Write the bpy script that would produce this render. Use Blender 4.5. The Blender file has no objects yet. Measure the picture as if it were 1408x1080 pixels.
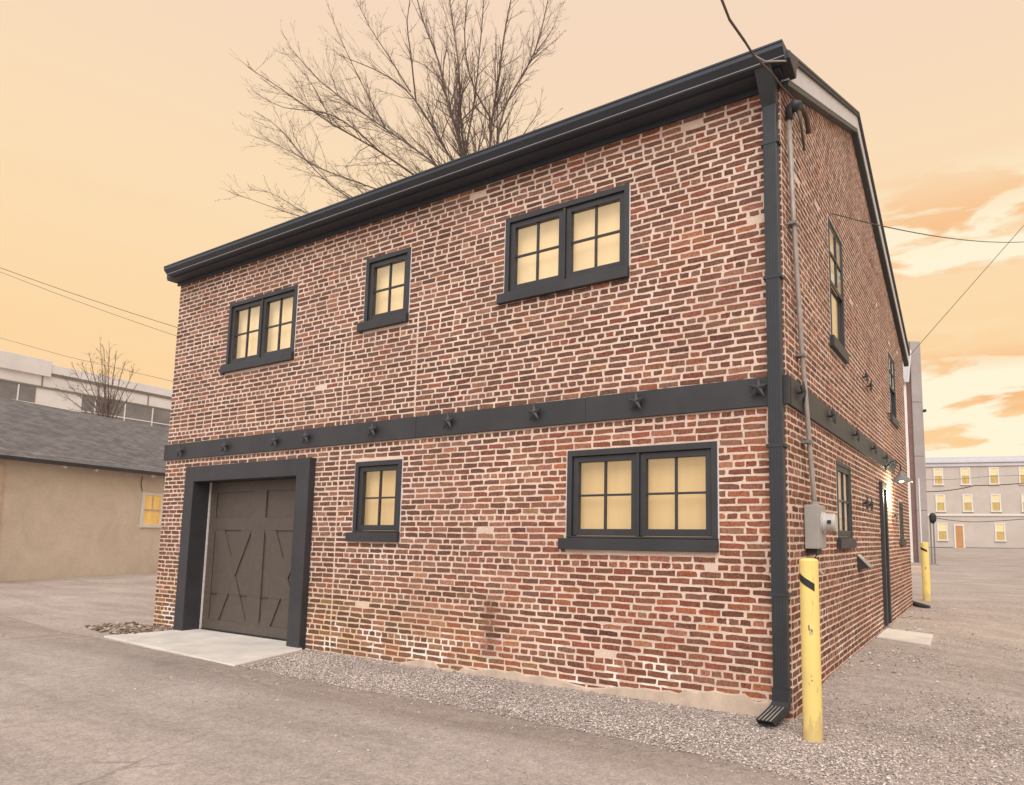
import bpy, bmesh, math, random
from mathutils import Vector, Matrix, noise as mnoise
random.seed(11)
R = math.radians
SC = bpy.context.scene
COL = SC.collection

# ------------------------------------------------------------------ camera
FPX, CXP, CYP = 914.7, 823.4, 635.4
YAW, PITCH, ROLL = R(30.504), R(6.357), R(0.564)
CAM = Vector((1.683, -5.911, 1.55))
DV = Vector((-math.sin(YAW)*math.cos(PITCH), math.cos(YAW)*math.cos(PITCH), math.sin(PITCH)))
R0 = Vector((math.cos(YAW), math.sin(YAW), 0)); U0 = R0.cross(DV)
RV = R0*math.cos(ROLL)+U0*math.sin(ROLL); UV = -R0*math.sin(ROLL)+U0*math.cos(ROLL)
cd = bpy.data.cameras.new('camera'); cam = bpy.data.objects.new('camera', cd); COL.objects.link(cam)
cd.sensor_fit = 'HORIZONTAL'; cd.sensor_width = 36; cd.lens = FPX/1408*36
cd.shift_x = (704-CXP)/1408; cd.shift_y = (CYP-540)/1408
cd.clip_start = 0.05; cd.clip_end = 3000
cam.matrix_world = Matrix(((RV.x, UV.x, -DV.x, CAM.x), (RV.y, UV.y, -DV.y, CAM.y), (RV.z, UV.z, -DV.z, CAM.z), (0, 0, 0, 1)))
SC.camera = cam

def at(x, y, depth):        # a survey point: photo position at a known distance -> place in the world
    return CAM + depth*(DV+(x-CXP)/FPX*RV-(y-CYP)/FPX*UV)

# ------------------------------------------------------------------ nodes helper
def nn(nt, typ, **kw):
    n = nt.nodes.new(typ)
    for k, v in kw.items():
        if k.startswith('_'): setattr(n, k[1:], v)
        else: n.inputs[k.replace('__', ' ')].default_value = v
    return n
def ramp(nt, stops, interp='LINEAR'):
    n = nt.nodes.new('ShaderNodeValToRGB'); n.color_ramp.interpolation = interp
    e = n.color_ramp.elements
    while len(e) < len(stops): e.new(0.5)
    for i, (p, c) in enumerate(stops):
        e[i].position = p; e[i].color = (c, c, c, 1) if not hasattr(c, '__len__') else (*c, 1)
    return n
def mix(nt, fac, a, b, mode='MIX'):
    n = nt.nodes.new('ShaderNodeMix'); n.data_type = 'RGBA'; n.blend_type = mode
    for s, v in ((n.inputs[0], fac), (n.inputs[6], a), (n.inputs[7], b)):
        if hasattr(v, 'links') or hasattr(v, 'is_linked'): nt.links.new(v, s)
        elif hasattr(v, '__len__'): s.default_value = (*v, 1)
        else: s.default_value = v
    return n.outputs[2]
def mth(nt, op, a, b=None, c=None, clamp=False):
    n = nt.nodes.new('ShaderNodeMath'); n.operation = op; n.use_clamp = clamp
    for i, v in enumerate((a, b, c)):
        if v is None: continue
        if hasattr(v, 'is_linked'): nt.links.new(v, n.inputs[i])
        else: n.inputs[i].default_value = v
    return n.outputs[0]
def srgb(r, g, b):
    f = lambda c: ((c/255+0.055)/1.055)**2.4 if c > 10 else c/255/12.92
    return (f(r), f(g), f(b))

# ------------------------------------------------------------------ sky and light
W = bpy.data.worlds.new('World'); SC.world = W; W.use_nodes = True
nt = W.node_tree; nt.nodes.clear()
tc = nn(nt, 'ShaderNodeTexCoord'); sep = nn(nt, 'ShaderNodeSeparateXYZ'); nt.links.new(tc.outputs['Generated'], sep.inputs[0])
X, Y, Z = sep.outputs
warm = ramp(nt, [(0.0, srgb(253, 205, 150)), (0.12, srgb(253, 209, 154)), (0.28, srgb(253, 218, 170)), (0.45, srgb(251, 222, 183)), (0.62, srgb(246, 217, 190)), (1.0, srgb(240, 216, 200))])
nt.links.new(Z, warm.inputs[0])
cool = ramp(nt, [(0.0, (0.92, 0.84, 0.78)), (0.4, (1.06, 1.02, 1.02)), (1.0, (1.10, 1.06, 1.08))])
nt.links.new(Z, cool.inputs[0])
# cloud streaks low in the sunset
mp = nn(nt, 'ShaderNodeMapping'); mp.inputs['Scale'].default_value = (4.2, 4.2, 18.0); mp.inputs['Location'].default_value = (0.37, 0.9, 0.55)
nt.links.new(tc.outputs['Generated'], mp.inputs['Vector'])
n1 = nn(nt, 'ShaderNodeTexNoise', Scale=1.7, Detail=6.0, Roughness=0.52, Distortion=0.35); nt.links.new(mp.outputs[0], n1.inputs['Vector'])
mp2 = nn(nt, 'ShaderNodeMapping'); mp2.inputs['Scale'].default_value = (1.5, 1.5, 9.0); mp2.inputs['Location'].default_value = (3.1, 1.2, 0.2)
nt.links.new(tc.outputs['Generated'], mp2.inputs['Vector'])
n2 = nn(nt, 'ShaderNodeTexNoise', Scale=1.6, Detail=5.0, Roughness=0.5, Distortion=0.5); nt.links.new(mp2.outputs[0], n2.inputs['Vector'])
azim = mth(nt, 'DIVIDE', X, mth(nt, 'ADD', mth(nt, 'ABSOLUTE', Y), 0.05))          # clouds sit to the right of the view
side = nn(nt, 'ShaderNodeMapRange'); side.interpolation_type = 'SMOOTHSTEP'
nt.links.new(azim, side.inputs[0]); side.inputs[1].default_value = -0.75; side.inputs[2].default_value = -0.12; side.inputs[3].default_value = 0.05; side.inputs[4].default_value = 1.0
low = ramp(nt, [(0.0, 0.2), (0.07, 1.0), (0.215, 1.0), (0.25, 0.10), (0.32, 0.10), (0.345, 0.95), (0.40, 0.85), (0.47, 0.0), (1.0, 0.0)]); nt.links.new(Z, low.inputs[0])
msk = mth(nt, 'MULTIPLY', side.outputs[0], low.outputs[0])
wc = ramp(nt, [(0.46, 0.0), (0.53, 1.0), (1.0, 1.0)]); lb = ramp(nt, [(0.05, 0.0), (0.09, 0.045), (0.19, 0.045), (0.24, 0.0)]); nt.links.new(Z, lb.inputs[0])
nt.links.new(mth(nt, 'ADD', n1.outputs[0], lb.outputs[0]), wc.inputs[0])
oc = ramp(nt, [(0.48, 0.0), (0.62, 0.8), (1.0, 1.0)]); nt.links.new(n2.outputs[0], oc.inputs[0])
c1 = mix(nt, mth(nt, 'MULTIPLY', oc.outputs[0], msk), warm.outputs[0], srgb(248, 184, 126))
c2 = mix(nt, mth(nt, 'MULTIPLY', wc.outputs[0], msk), c1, srgb(255, 246, 216))
back = nn(nt, 'ShaderNodeMapRange'); back.interpolation_type = 'SMOOTHSTEP'
nt.links.new(Y, back.inputs[0]); back.inputs[1].default_value = -0.45; back.inputs[2].default_value = 0.25
c3 = mix(nt, back.outputs[0], cool.outputs[0], c2)
bg = nn(nt, 'ShaderNodeBackground', Strength=1.0); nt.links.new(c3, bg.inputs[0])
wo = nn(nt, 'ShaderNodeOutputWorld'); nt.links.new(bg.outputs[0], wo.inputs[0])

sd = bpy.data.lights.new('sun', 'SUN'); sd.energy = 2.35; sd.angle = R(50); sd.color = (1.0, 0.95, 0.90)
sun = bpy.data.objects.new('sun', sd); COL.objects.link(sun)
sun.rotation_euler = Vector((-0.42, 0.75, -0.85)).to_track_quat('-Z', 'Y').to_euler(); sun.location = (8, -14, 20)
SC.view_settings.view_transform = 'Standard'; SC.view_settings.look = 'None'
SC.view_settings.exposure = 0.0; SC.view_settings.gamma = 1.0

# ------------------------------------------------------------------ materials
def mat(name):
    m = bpy.data.materials.new(name); m.use_nodes = True
    b = m.node_tree.nodes['Principled BSDF']; return m, m.node_tree, b
def plain(name, col, rough=0.6, var=0.12, scale=8.0, metal=0.0, bump=0.0, spec=0.5, detail=4.0):
    m, t, b = mat(name)
    g = nn(t, 'ShaderNodeTexCoord'); n = nn(t, 'ShaderNodeTexNoise', Scale=scale, Detail=detail, Roughness=0.6); t.links.new(g.outputs['Object'], n.inputs['Vector'])
    r = ramp(t, [(0.3, tuple(c*(1-var) for c in col)), (0.7, tuple(min(1, c*(1+var)) for c in col))]); t.links.new(n.outputs[0], r.inputs[0])
    t.links.new(r.outputs[0], b.inputs['Base Color'])
    b.inputs['Roughness'].default_value = rough; b.inputs['Metallic'].default_value = metal
    b.inputs['Specular IOR Level'].default_value = spec
    if bump:
        n3 = nn(t, 'ShaderNodeTexNoise', Scale=scale*6, Detail=5.0); t.links.new(g.outputs['Object'], n3.inputs['Vector'])
        bp = nn(t, 'ShaderNodeBump', Strength=bump, Distance=0.01); t.links.new(n3.outputs[0], bp.inputs['Height']); t.links.new(bp.outputs[0], b.inputs['Normal'])
    return m

def brick_mat():
    m, t, b = mat('brick')
    a = nn(t, 'ShaderNodeVertexColor', _layer_name='brickcol')
    g = nn(t, 'ShaderNodeNewGeometry')
    n = nn(t, 'ShaderNodeTexNoise', Scale=34.0, Detail=5.0, Roughness=0.65); t.links.new(g.outputs['Position'], n.inputs['Vector'])
    r = ramp(t, [(0.26, 0.50), (0.5, 1.0), (0.74, 1.45)]); t.links.new(n.outputs[0], r.inputs[0])
    c = mix(t, 1.0, a.outputs[0], r.outputs[0], 'MULTIPLY')
    n2 = nn(t, 'ShaderNodeTexNoise', Scale=60.0, Detail=3.0); t.links.new(g.outputs['Position'], n2.inputs['Vector'])
    r2 = ramp(t, [(0.60, 0.0), (0.72, 0.55)]); t.links.new(n2.outputs[0], r2.inputs[0])
    c = mix(t, r2.outputs[0], c, (0.42, 0.30, 0.235))
    t.links.new(c, b.inputs['Base Color']); b.inputs['Roughness'].default_value = 0.9; b.inputs['Specular IOR Level'].default_value = 0.25
    bp = nn(t, 'ShaderNodeBump', Strength=0.6, Distance=0.006); t.links.new(n.outputs[0], bp.inputs['Height']); t.links.new(bp.outputs[0], b.inputs['Normal'])
    return m
STX = 3.20        # where the old drain stain runs down the front wall
def mortar_mat():
    m, t, b = mat('mortar')
    g = nn(t, 'ShaderNodeNewGeometry')
    n = nn(t, 'ShaderNodeTexNoise', Scale=1.1, Detail=5.0, Roughness=0.6); t.links.new(g.outputs['Position'], n.inputs['Vector'])
    r = ramp(t, [(0.3, (0.62, 0.460, 0.370)), (0.5, (0.74, 0.57, 0.465)), (0.7, (0.84, 0.68, 0.57))]); t.links.new(n.outputs[0], r.inputs[0])
    sp = nn(t, 'ShaderNodeSeparateXYZ'); t.links.new(g.outputs['Position'], sp.inputs[0])
    # damp, yellowed base course towards the garage door
    zz = nn(t, 'ShaderNodeMapRange'); t.links.new(sp.outputs[2], zz.inputs[0]); zz.inputs[1].default_value = 0.1; zz.inputs[2].default_value = 1.2; zz.inputs[3].default_value = 0.7; zz.inputs[4].default_value = 0.0
    xx = nn(t, 'ShaderNodeMapRange'); t.links.new(sp.outputs[0], xx.inputs[0]); xx.inputs[1].default_value = -2.6; xx.inputs[2].default_value = -5.6; xx.inputs[3].default_value = 0.0; xx.inputs[4].default_value = 1.0
    c = mix(t, mth(t, 'MULTIPLY', zz.outputs[0], xx.outputs[0], clamp=True), r.outputs[0], (0.74, 0.53, 0.28))
    # salty white bloom low on the wall, rusty run-off stain beside it
    n4 = nn(t, 'ShaderNodeTexNoise', Scale=2.3, Detail=3.0); t.links.new(g.outputs['Position'], n4.inputs['Vector'])
    r4 = ramp(t, [(0.54, 0.0), (0.58, 1.0)]); t.links.new(n4.outputs[0], r4.inputs[0])
    z4 = nn(t, 'ShaderNodeMapRange'); t.links.new(sp.outputs[2], z4.inputs[0]); z4.inputs[1].default_value = 0.55; z4.inputs[2].default_value = 0.35; z4.inputs[3].default_value = 0.0; z4.inputs[4].default_value = 0.95
    c = mix(t, mth(t, 'MULTIPLY', r4.outputs[0], z4.outputs[0], clamp=True), c, (0.90, 0.84, 0.74))
    dx = nn(t, 'ShaderNodeMapRange'); t.links.new(mth(t, 'ABSOLUTE', mth(t, 'ADD', sp.outputs[0], STX)), dx.inputs[0]); dx.inputs[1].default_value = 0.03; dx.inputs[2].default_value = 0.16; dx.inputs[3].default_value = 0.85; dx.inputs[4].default_value = 0.0
    dz = nn(t, 'ShaderNodeMapRange'); t.links.new(mth(t, 'ABSOLUTE', mth(t, 'ADD', sp.outputs[2], -0.52)), dz.inputs[0]); dz.inputs[1].default_value = 0.25; dz.inputs[2].default_value = 0.42; dz.inputs[3].default_value = 1.0; dz.inputs[4].default_value = 0.0
    c = mix(t, mth(t, 'MULTIPLY', mth(t, 'MULTIPLY', dx.outputs[0], dz.outputs[0]), 0.8, clamp=True), c, (0.20, 0.10, 0.055))
    n2 = nn(t, 'ShaderNodeTexNoise', Scale=48.0, Detail=4.0, Roughness=0.7); t.links.new(g.outputs['Position'], n2.inputs['Vector'])
    r2 = ramp(t, [(0.3, 0.80), (0.7, 1.14)]); t.links.new(n2.outputs[0], r2.inputs[0])
    c = mix(t, 1.0, c, r2.outputs[0], 'MULTIPLY')
    t.links.new(c, b.inputs['Base Color']); b.inputs['Roughness'].default_value = 0.95; b.inputs['Specular IOR Level'].default_value = 0.15
    bp = nn(t, 'ShaderNodeBump', Strength=0.5, Distance=0.006); t.links.new(n2.outputs[0], bp.inputs['Height']); t.links.new(bp.outputs[0], b.inputs['Normal'])
    return m
M = {}
M['brick'] = brick_mat(); M['mortar'] = mortar_mat()
M['trim'] = plain('charcoal_paint', (0.036, 0.035, 0.039), 0.55, 0.22, 2.0, bump=0.05)
M['trim_dark'] = plain('dark_metal', (0.033, 0.036, 0.041), 0.5, 0.15, 6.0)
M['star'] = plain('black_iron', (0.035, 0.036, 0.040), 0.5, 0.2, 30)
M['door'] = plain('garage_door_paint', (0.090, 0.070, 0.057), 0.55, 0.10, 9.0, bump=0.06)
M['frieze'] = plain('pale_metal_flashing', (0.55, 0.54, 0.57), 0.4, 0.06, 3.0)
M['caulk'] = plain('white_caulk', (0.66, 0.60, 0.56), 0.8, 0.15, 30)
M['gutter'] = plain('gutter_metal', (0.034, 0.040, 0.053), 0.5, 0.10, 2.0)
M['gutter_lip'] = plain('gutter_edge', (0.30, 0.30, 0.32), 0.4, 0.10, 2.0)
M['roof'] = plain('roof_shingle', (0.07, 0.065, 0.065), 0.9, 0.3, 20)
M['galv'] = plain('galvanised_pipe', (0.36, 0.32, 0.29), 0.5, 0.2, 9.0, metal=0.2)
M['meter'] = plain('meter_box_paint', (0.36, 0.335, 0.31), 0.55, 0.08, 7.0)
M['dial'] = plain('meter_dial_plastic', (0.52, 0.49, 0.46), 0.3, 0.06, 12.0)
M['black'] = plain('black_rubber', (0.022, 0.021, 0.021), 0.6, 0.2, 9.0)
def bollard_mat():
    m = plain('yellow_bollard_paint', (0.86, 0.655, 0.215), 0.6, 0.08, 3.0, bump=0.05); t = m.node_tree; b = t.nodes['Principled BSDF']
    src = b.inputs['Base Color'].links[0].from_socket
    g = nn(t, 'ShaderNodeNewGeometry'); sp = nn(t, 'ShaderNodeSeparateXYZ'); t.links.new(g.outputs['Position'], sp.inputs[0])
    n = nn(t, 'ShaderNodeTexNoise', Scale=14.0, Detail=6.0, Roughness=0.7); mp = nn(t, 'ShaderNodeMapping'); mp.inputs['Scale'].default_value = (1, 1, .3); t.links.new(g.outputs['Position'], mp.inputs['Vector']); t.links.new(mp.outputs[0], n.inputs['Vector'])
    mr = nn(t, 'ShaderNodeMapRange'); t.links.new(sp.outputs[2], mr.inputs[0]); mr.inputs[1].default_value = .0; mr.inputs[2].default_value = .30; mr.inputs[3].default_value = .32; mr.inputs[4].default_value = 0.0
    r = ramp(t, [(0.60, 0.0), (0.70, 0.8)]); t.links.new(mth(t, 'ADD', n.outputs[0], mr.outputs[0]), r.inputs[0])
    t.links.new(mix(t, mth(t, 'MULTIPLY', r.outputs[0], 0.6), src, (0.42, 0.31, 0.17)), b.inputs['Base Color'])
    return m
M['yellow'] = bollard_mat()
M['concrete'] = plain('pale_concrete', (0.64, 0.59, 0.53), 0.85, 0.16, 2.2, bump=0.2, detail=8)
M['foundation'] = plain('old_foundation_concrete', (0.56, 0.44, 0.34), 0.9, 0.18, 5.0, bump=0.3, detail=8)
M['white'] = plain('white_paint', (0.72, 0.68, 0.64), 0.6, 0.06, 4.0)
M['wire'] = plain('cable_sheath', (0.085, 0.065, 0.055), 0.6, 0.2, 9.0)
M['bark'] = plain('bark', (0.150, 0.108, 0.090), 0.9, 0.3, 12.0)
M['steel'] = plain('grey_steel', (0.20, 0.19, 0.185), 0.5, 0.15, 9.0)

def blind_mat(name, ca, cb, strength, scale=2.0):  # warm glow of the windows is put into the material as emission
    m, t, b = mat(name)
    g = nn(t, 'ShaderNodeTexCoord')
    mp = nn(t, 'ShaderNodeMapping'); mp.inputs['Scale'].default_value = (scale, scale, 0.35); t.links.new(g.outputs['Object'], mp.inputs['Vector'])
    n = nn(t, 'ShaderNodeTexNoise', Scale=2.5, Detail=5.0, Roughness=0.55); t.links.new(mp.outputs[0], n.inputs['Vector'])
    r = ramp(t, [(0.3, ca), (0.7, cb)]); t.links.new(n.outputs[0], r.inputs[0])
    t.links.new(r.outputs[0], b.inputs['Base Color']); t.links.new(r.outputs[0], b.inputs['Emission Color'])
    b.inputs['Emission Strength'].default_value = strength; b.inputs['Roughness'].default_value = 0.8
    return m
M['blind'] = blind_mat('glowing_window_blind', (0.68, 0.49, 0.25), (0.74, 0.55, 0.30), 0.58)
M['blind_warm'] = blind_mat('glowing_window_blind_amber', (0.53, 0.355, 0.155), (0.585, 0.40, 0.185), 0.56, 2.0)
M['blind_far'] = blind_mat('glowing_far_window', (0.56, 0.42, 0.19), (0.66, 0.52, 0.27), 0.5, 3.0)
M['blind_far_low'] = blind_mat('glowing_far_window_lower', (0.34, 0.22, 0.07), (0.48, 0.34, 0.13), 0.42, 3.0)
M['dark_glass'] = plain('dark_window_glass', (0.030, 0.036, 0.032), 0.08, 0.3, 3.0)
def glass_mat():
    m = bpy.data.materials.new('window_glass'); m.use_nodes = True; t = m.node_tree; t.nodes.clear()
    tr = nn(t, 'ShaderNodeBsdfTransparent'); gl = nn(t, 'ShaderNodeBsdfGlossy', Roughness=0.03)
    lw = nn(t, 'ShaderNodeLayerWeight', Blend=0.5); ms = nn(t, 'ShaderNodeMixShader'); o = nn(t, 'ShaderNodeOutputMaterial')
    fac = mth(t, 'ADD', mth(t, 'MULTIPLY', mth(t, 'POWER', lw.outputs['Facing'], 5.0), 0.9), 0.035)
    t.links.new(fac, ms.inputs[0]); t.links.new(tr.outputs[0], ms.inputs[1]); t.links.new(gl.outputs[0], ms.inputs[2]); t.links.new(ms.outputs[0], o.inputs[0])
    return m
M['glass'] = glass_mat()

# ------------------------------------------------------------------ mesh helpers
class MB:
    def __init__(s): s.v = []; s.f = []; s.mi = []; s.col = None; s.smooth = []
    def poly(s, pts, mi=0):
        b = len(s.v); s.v += [tuple(p) for p in pts]; s.f.append(tuple(range(b, b+len(pts)))); s.mi.append(mi)
    def hexa(s, c, mi=0):       # 8 corners: bottom ring 0-3, top ring 4-7
        b = len(s.v); s.v += [tuple(p) for p in c]
        for q in ((3, 2, 1, 0), (4, 5, 6, 7), (0, 1, 5, 4), (1, 2, 6, 5), (2, 3, 7, 6), (3, 0, 4, 7)):
            s.f.append(tuple(b+i for i in q)); s.mi.append(mi)
    def box(s, x0, x1, y0, y1, z0, z1, mi=0, T=None):
        c = [(x0, y0, z0), (x1, y0, z0), (x1, y1, z0), (x0, y1, z0), (x0, y0, z1), (x1, y0, z1), (x1, y1, z1), (x0, y1, z1)]
        if T: c = [T(*p) for p in c]
        s.hexa(c, mi)
    def extr(s, pts, off, mi=0):   # polygon extruded by vector
        n = len(pts); b = len(s.v); off = Vector(off)
        s.v += [tuple(p) for p in pts]+[tuple(Vector(p)+off) for p in pts]
        s.f.append(tuple(range(b+n-1, b-1, -1))); s.f.append(tuple(range(b+n, b+2*n))); s.mi += [mi, mi]
        for i in range(n):
            j = (i+1) % n; s.f.append((b+i, b+j, b+n+j, b+n+i)); s.mi.append(mi)
    def tube(s, pts, r, sides=8, mi=0, cap=True):
        pts = [Vector(p) for p in pts]; n = len(pts)
        rr = r if hasattr(r, '__len__') else [r]*n
        b = len(s.v); prev = None
        for i, p in enumerate(pts):
            d = (pts[min(i+1, n-1)]-pts[max(i-1, 0)]).normalized()
            if prev is None:
                a = d.cross(Vector((0.31, 0.17, 0.93)))
                if a.length < 1e-3: a = d.cross(Vector((1, 0, 0)))
            else: a = prev-d*prev.dot(d)
            a.normalize(); prev = a; c = d.cross(a)
            for k in range(sides):
                t = 2*math.pi*k/sides; s.v.append(tuple(p+rr[i]*(a*math.cos(t)+c*math.sin(t))))
        for i in range(n-1):
            for k in range(sides):
                k2 = (k+1) % sides; s.f.append((b+i*sides+k, b+i*sides+k2, b+(i+1)*sides+k2, b+(i+1)*sides+k)); s.mi.append(mi)
        if cap:
            s.f.append(tuple(b+k for k in range(sides-1, -1, -1))); s.f.append(tuple(b+(n-1)*sides+k for k in range(sides))); s.mi += [mi, mi]
    def build(s, name, mats, parent=None, origin=None, bevel=0.0, smooth=False, recalc=True, loc=None):
        me = bpy.data.meshes.new(name)
        o = Vector(origin) if origin is not None else (ORG.get(parent.name, Vector()) if parent else Vector())
        me.from_pydata([(x-o.x, y-o.y, z-o.z) for x, y, z in s.v], [], s.f)
        for m in (mats if isinstance(mats, (list, tuple)) else [mats]): me.materials.append(m)
        me.polygons.foreach_set('material_index', s.mi)
        if s.col:
            a = me.color_attributes.new('brickcol', 'FLOAT_COLOR', 'POINT'); flat = []
            for c in s.col: flat += (c[0], c[1], c[2], 1.0)
            a.data.foreach_set('color', flat)
        if recalc:
            bm = bmesh.new(); bm.from_mesh(me); bmesh.ops.recalc_face_normals(bm, faces=bm.faces); bm.to_mesh(me); bm.free()
        if smooth: me.polygons.foreach_set('use_smooth', [True]*len(me.polygons))
        ob = bpy.data.objects.new(name, me); COL.objects.link(ob)
        if parent: ob.parent = parent; ORG[ob.name] = o
        elif origin is not None: ob.location = o
        if loc is not None: ob.location = loc
        if bevel:
            md = ob.modifiers.new('bevel', 'BEVEL'); md.width = bevel; md.segments = 2; md.limit_method = 'ANGLE'
        return ob
ORG = {}
def tag(o, label, cat, group=None):
    o['label'] = label; o['category'] = cat
    if group: o['group'] = group
    return o
def thing(name, loc, label, cat, group=None):
    o = bpy.data.objects.new(name, None); COL.objects.link(o); o.location = loc; o.empty_display_size = 0.2
    ORG[o.name] = Vector(loc); return tag(o, label, cat, group)
def struct(o): o['kind'] = 'structure'; return o
def stuff(o): o['kind'] = 'stuff'; return o
def snoise(x, y, z=0.0): return mnoise.noise(Vector((x, y, z)))
FR = lambda u, n, z: (u, -n, z)       # front wall frame: u along x, n out of the wall
WX0, WX1, WD = -10.26, 0.15, 9.95           # front wall from x=-10.26 to the corner at 0.15; gable wall runs back to y=9.95
SW = lambda u, n, z: (WX1+n, u, z)    # gable wall frame: u along y, n out of the wall
KS = (CAM.x-WX1)/CAM.x                # survey of the gable wall was taken as if it stood at x=0; SD rescales it to the real wall
def sy(u): return CAM.y+(u-CAM.y)*KS
def sz(z): return CAM.z+(z-CAM.z)*KS
SD = lambda u, n, z: (WX1+n*KS, sy(u), sz(z))

# ------------------------------------------------------------------ ground
def gz(x, y): 
    sm = lambda v, a, b_: (lambda q: q*q*(3-2*q))(min(max((v-a)/(b_-a), 0), 1))
    t = min(max((y-24)/56, 0), 1.5)
    return 0.62*t+(.125*sm(y, .0, 1.5)*(1-sm(x, .7, 2.6))*(1-sm(y, 9.5, 12)) if x > -.5 else 0)   # gravel banked against the gable wall
def ground_mat(name, dark, light, speck, scale=1.0, tint=None, yb=None):
    m, t, b = mat(name)
    g = nn(t, 'ShaderNodeNewGeometry')
    n = nn(t, 'ShaderNodeTexNoise', Scale=0.55*scale, Detail=7.0, Roughness=0.62, Distortion=0.4); t.links.new(g.outputs['Position'], n.inputs['Vector'])
    r = ramp(t, [(0.30, dark), (0.70, light)]); t.links.new(n.outputs[0], r.inputs[0])
    # fine aggregate
    v = nn(t, 'ShaderNodeTexVoronoi', Scale=70.0); t.links.new(g.outputs['Position'], v.inputs['Vector'])
    hs = nn(t, 'ShaderNodeSeparateColor'); t.links.new(v.outputs['Color'], hs.inputs[0])
    r2 = ramp(t, [(0.0, 1-speck), (0.5, 1.0), (1.0, 1+speck)]); t.links.new(hs.outputs[0], r2.inputs[0])
    c = mix(t, 1.0, r.outputs[0], r2.outputs[0], 'MULTIPLY')
    n3 = nn(t, 'ShaderNodeTexNoise', Scale=9.0, Detail=6.0, Roughness=0.7); t.links.new(g.outputs['Position'], n3.inputs['Vector'])
    r3 = ramp(t, [(0.3, 0.84), (0.7, 1.15)]); t.links.new(n3.outputs[0], r3.inputs[0])
    c = mix(t, 1.0, c, r3.outputs[0], 'MULTIPLY')
    mp = nn(t, 'ShaderNodeMapping'); mp.inputs['Scale'].default_value = (0.22, 1.5, 1.0); mp.inputs['Rotation'].default_value = (0, 0, R(-6)); t.links.new(g.outputs['Position'], mp.inputs['Vector'])
    n5 = nn(t, 'ShaderNodeTexNoise', Scale=1.3, Detail=6.0, Roughness=0.6, Distortion=0.6); t.links.new(mp.outputs[0], n5.inputs['Vector'])
    r5 = ramp(t, [(0.28, 0.80), (0.5, 1.0), (0.72, 1.14)]); t.links.new(n5.outputs[0], r5.inputs[0])
    c = mix(t, 1.0, c, r5.outputs[0], 'MULTIPLY')
    if yb:       # a darker band of newer asphalt along the road edge, uneven
        sp = nn(t, 'ShaderNodeSeparateXYZ'); t.links.new(g.outputs['Position'], sp.inputs[0])
        yy = mth(t, 'ADD', sp.outputs[1], mth(t, 'MULTIPLY', mth(t, 'SUBTRACT', n3.outputs[0], 0.5), 0.5))
        rb = ramp(t, [(0.0, 0.0), (0.30, 0.0), (0.55, 1.0), (0.9, 0.9), (1.0, 0.6)])
        mr = nn(t, 'ShaderNodeMapRange'); t.links.new(yy, mr.inputs[0]); mr.inputs[1].default_value = -2.3; mr.inputs[2].default_value = -1.0
        t.links.new(mr.outputs[0], rb.inputs[0])
        c = mix(t, mth(t, 'MULTIPLY', rb.outputs[0], 0.55), c, mix(t, 1.0, c, (0.62, 0.57, 0.53), 'MULTIPLY'))
        # hairline cracks in the old asphalt
        wv = nn(t, 'ShaderNodeTexNoise', Scale=2.2, Detail=5.0); t.links.new(g.outputs['Position'], wv.inputs['Vector'])
        va_ = nn(t, 'ShaderNodeVectorMath', _operation='MULTIPLY_ADD'); t.links.new(wv.outputs['Color'], va_.inputs[0]); va_.inputs[1].default_value = (.5, .5, 0); t.links.new(g.outputs['Position'], va_.inputs[2])
        vc = nn(t, 'ShaderNodeTexVoronoi', Scale=0.42, _feature='DISTANCE_TO_EDGE'); t.links.new(va_.outputs[0], vc.inputs['Vector'])
        rc = ramp(t, [(0.0, 1.0), (0.0035, 0.6), (0.008, 0.0)]); t.links.new(vc.outputs[0], rc.inputs[0])
        rm = ramp(t, [(0.48, 0.0), (0.60, 0.55)]); t.links.new(n.outputs[0], rm.inputs[0])
        c = mix(t, mth(t, 'MULTIPLY', rc.outputs[0], rm.outputs[0]), c, (0.13, 0.105, 0.092))
        # dark oil spots
        no = nn(t, 'ShaderNodeTexNoise', Scale=1.7, Detail=2.0); t.links.new(g.outputs['Position'], no.inputs['Vector'])
        ro_ = ramp(t, [(0.66, 0.0), (0.74, 0.35)]); t.links.new(no.outputs[0], ro_.inputs[0])
        c = mix(t, ro_.outputs[0], c, (0.19, 0.155, 0.135))
    t.links.new(c, b.inputs['Base Color']); b.inputs['Roughness'].default_value = 0.93; b.inputs['Specular IOR Level'].default_value = 0.2
    bp = nn(t, 'ShaderNodeBump', Strength=0.5, Distance=0.006); t.links.new(hs.outputs[0], bp.inputs['Height']); t.links.new(bp.outputs[0], b.inputs['Normal'])
    return m
M['ground'] = ground_mat('weathered_lot_surface', (0.335, 0.283, 0.252), (0.455, 0.396, 0.358), 0.26)
M['asphalt'] = ground_mat('faded_asphalt', (0.348, 0.298, 0.266), (0.440, 0.383, 0.346), 0.18, 0.8, yb=True)
g = MB()
xs = [-700, -300, -120, -60, -30, -15, -5, -.4, .1]+[.15+.11*i for i in range(1, 25)]+[3, 5, 15, 30, 60, 120, 300, 700]; ys = [-300, -100, -30, -10, 0]+[.15*i for i in range(1, 11)]+[2, 3, 4, 5, 6, 7, 8, 9, 9.5, 10, 10.5, 11, 11.5, 12, 16, 24, 38, 52, 66, 80, 108, 200, 400, 900]
for j, y in enumerate(ys):
    for x in xs: g.v.append((x, y, gz(x, y)))
nx = len(xs)
for j in range(len(ys)-1):
    for i in range(nx-1): g.f.append((j*nx+i, j*nx+i+1, (j+1)*nx+i+1, (j+1)*nx+i)); g.mi.append(0)
struct(g.build('ground', M['ground']))
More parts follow.
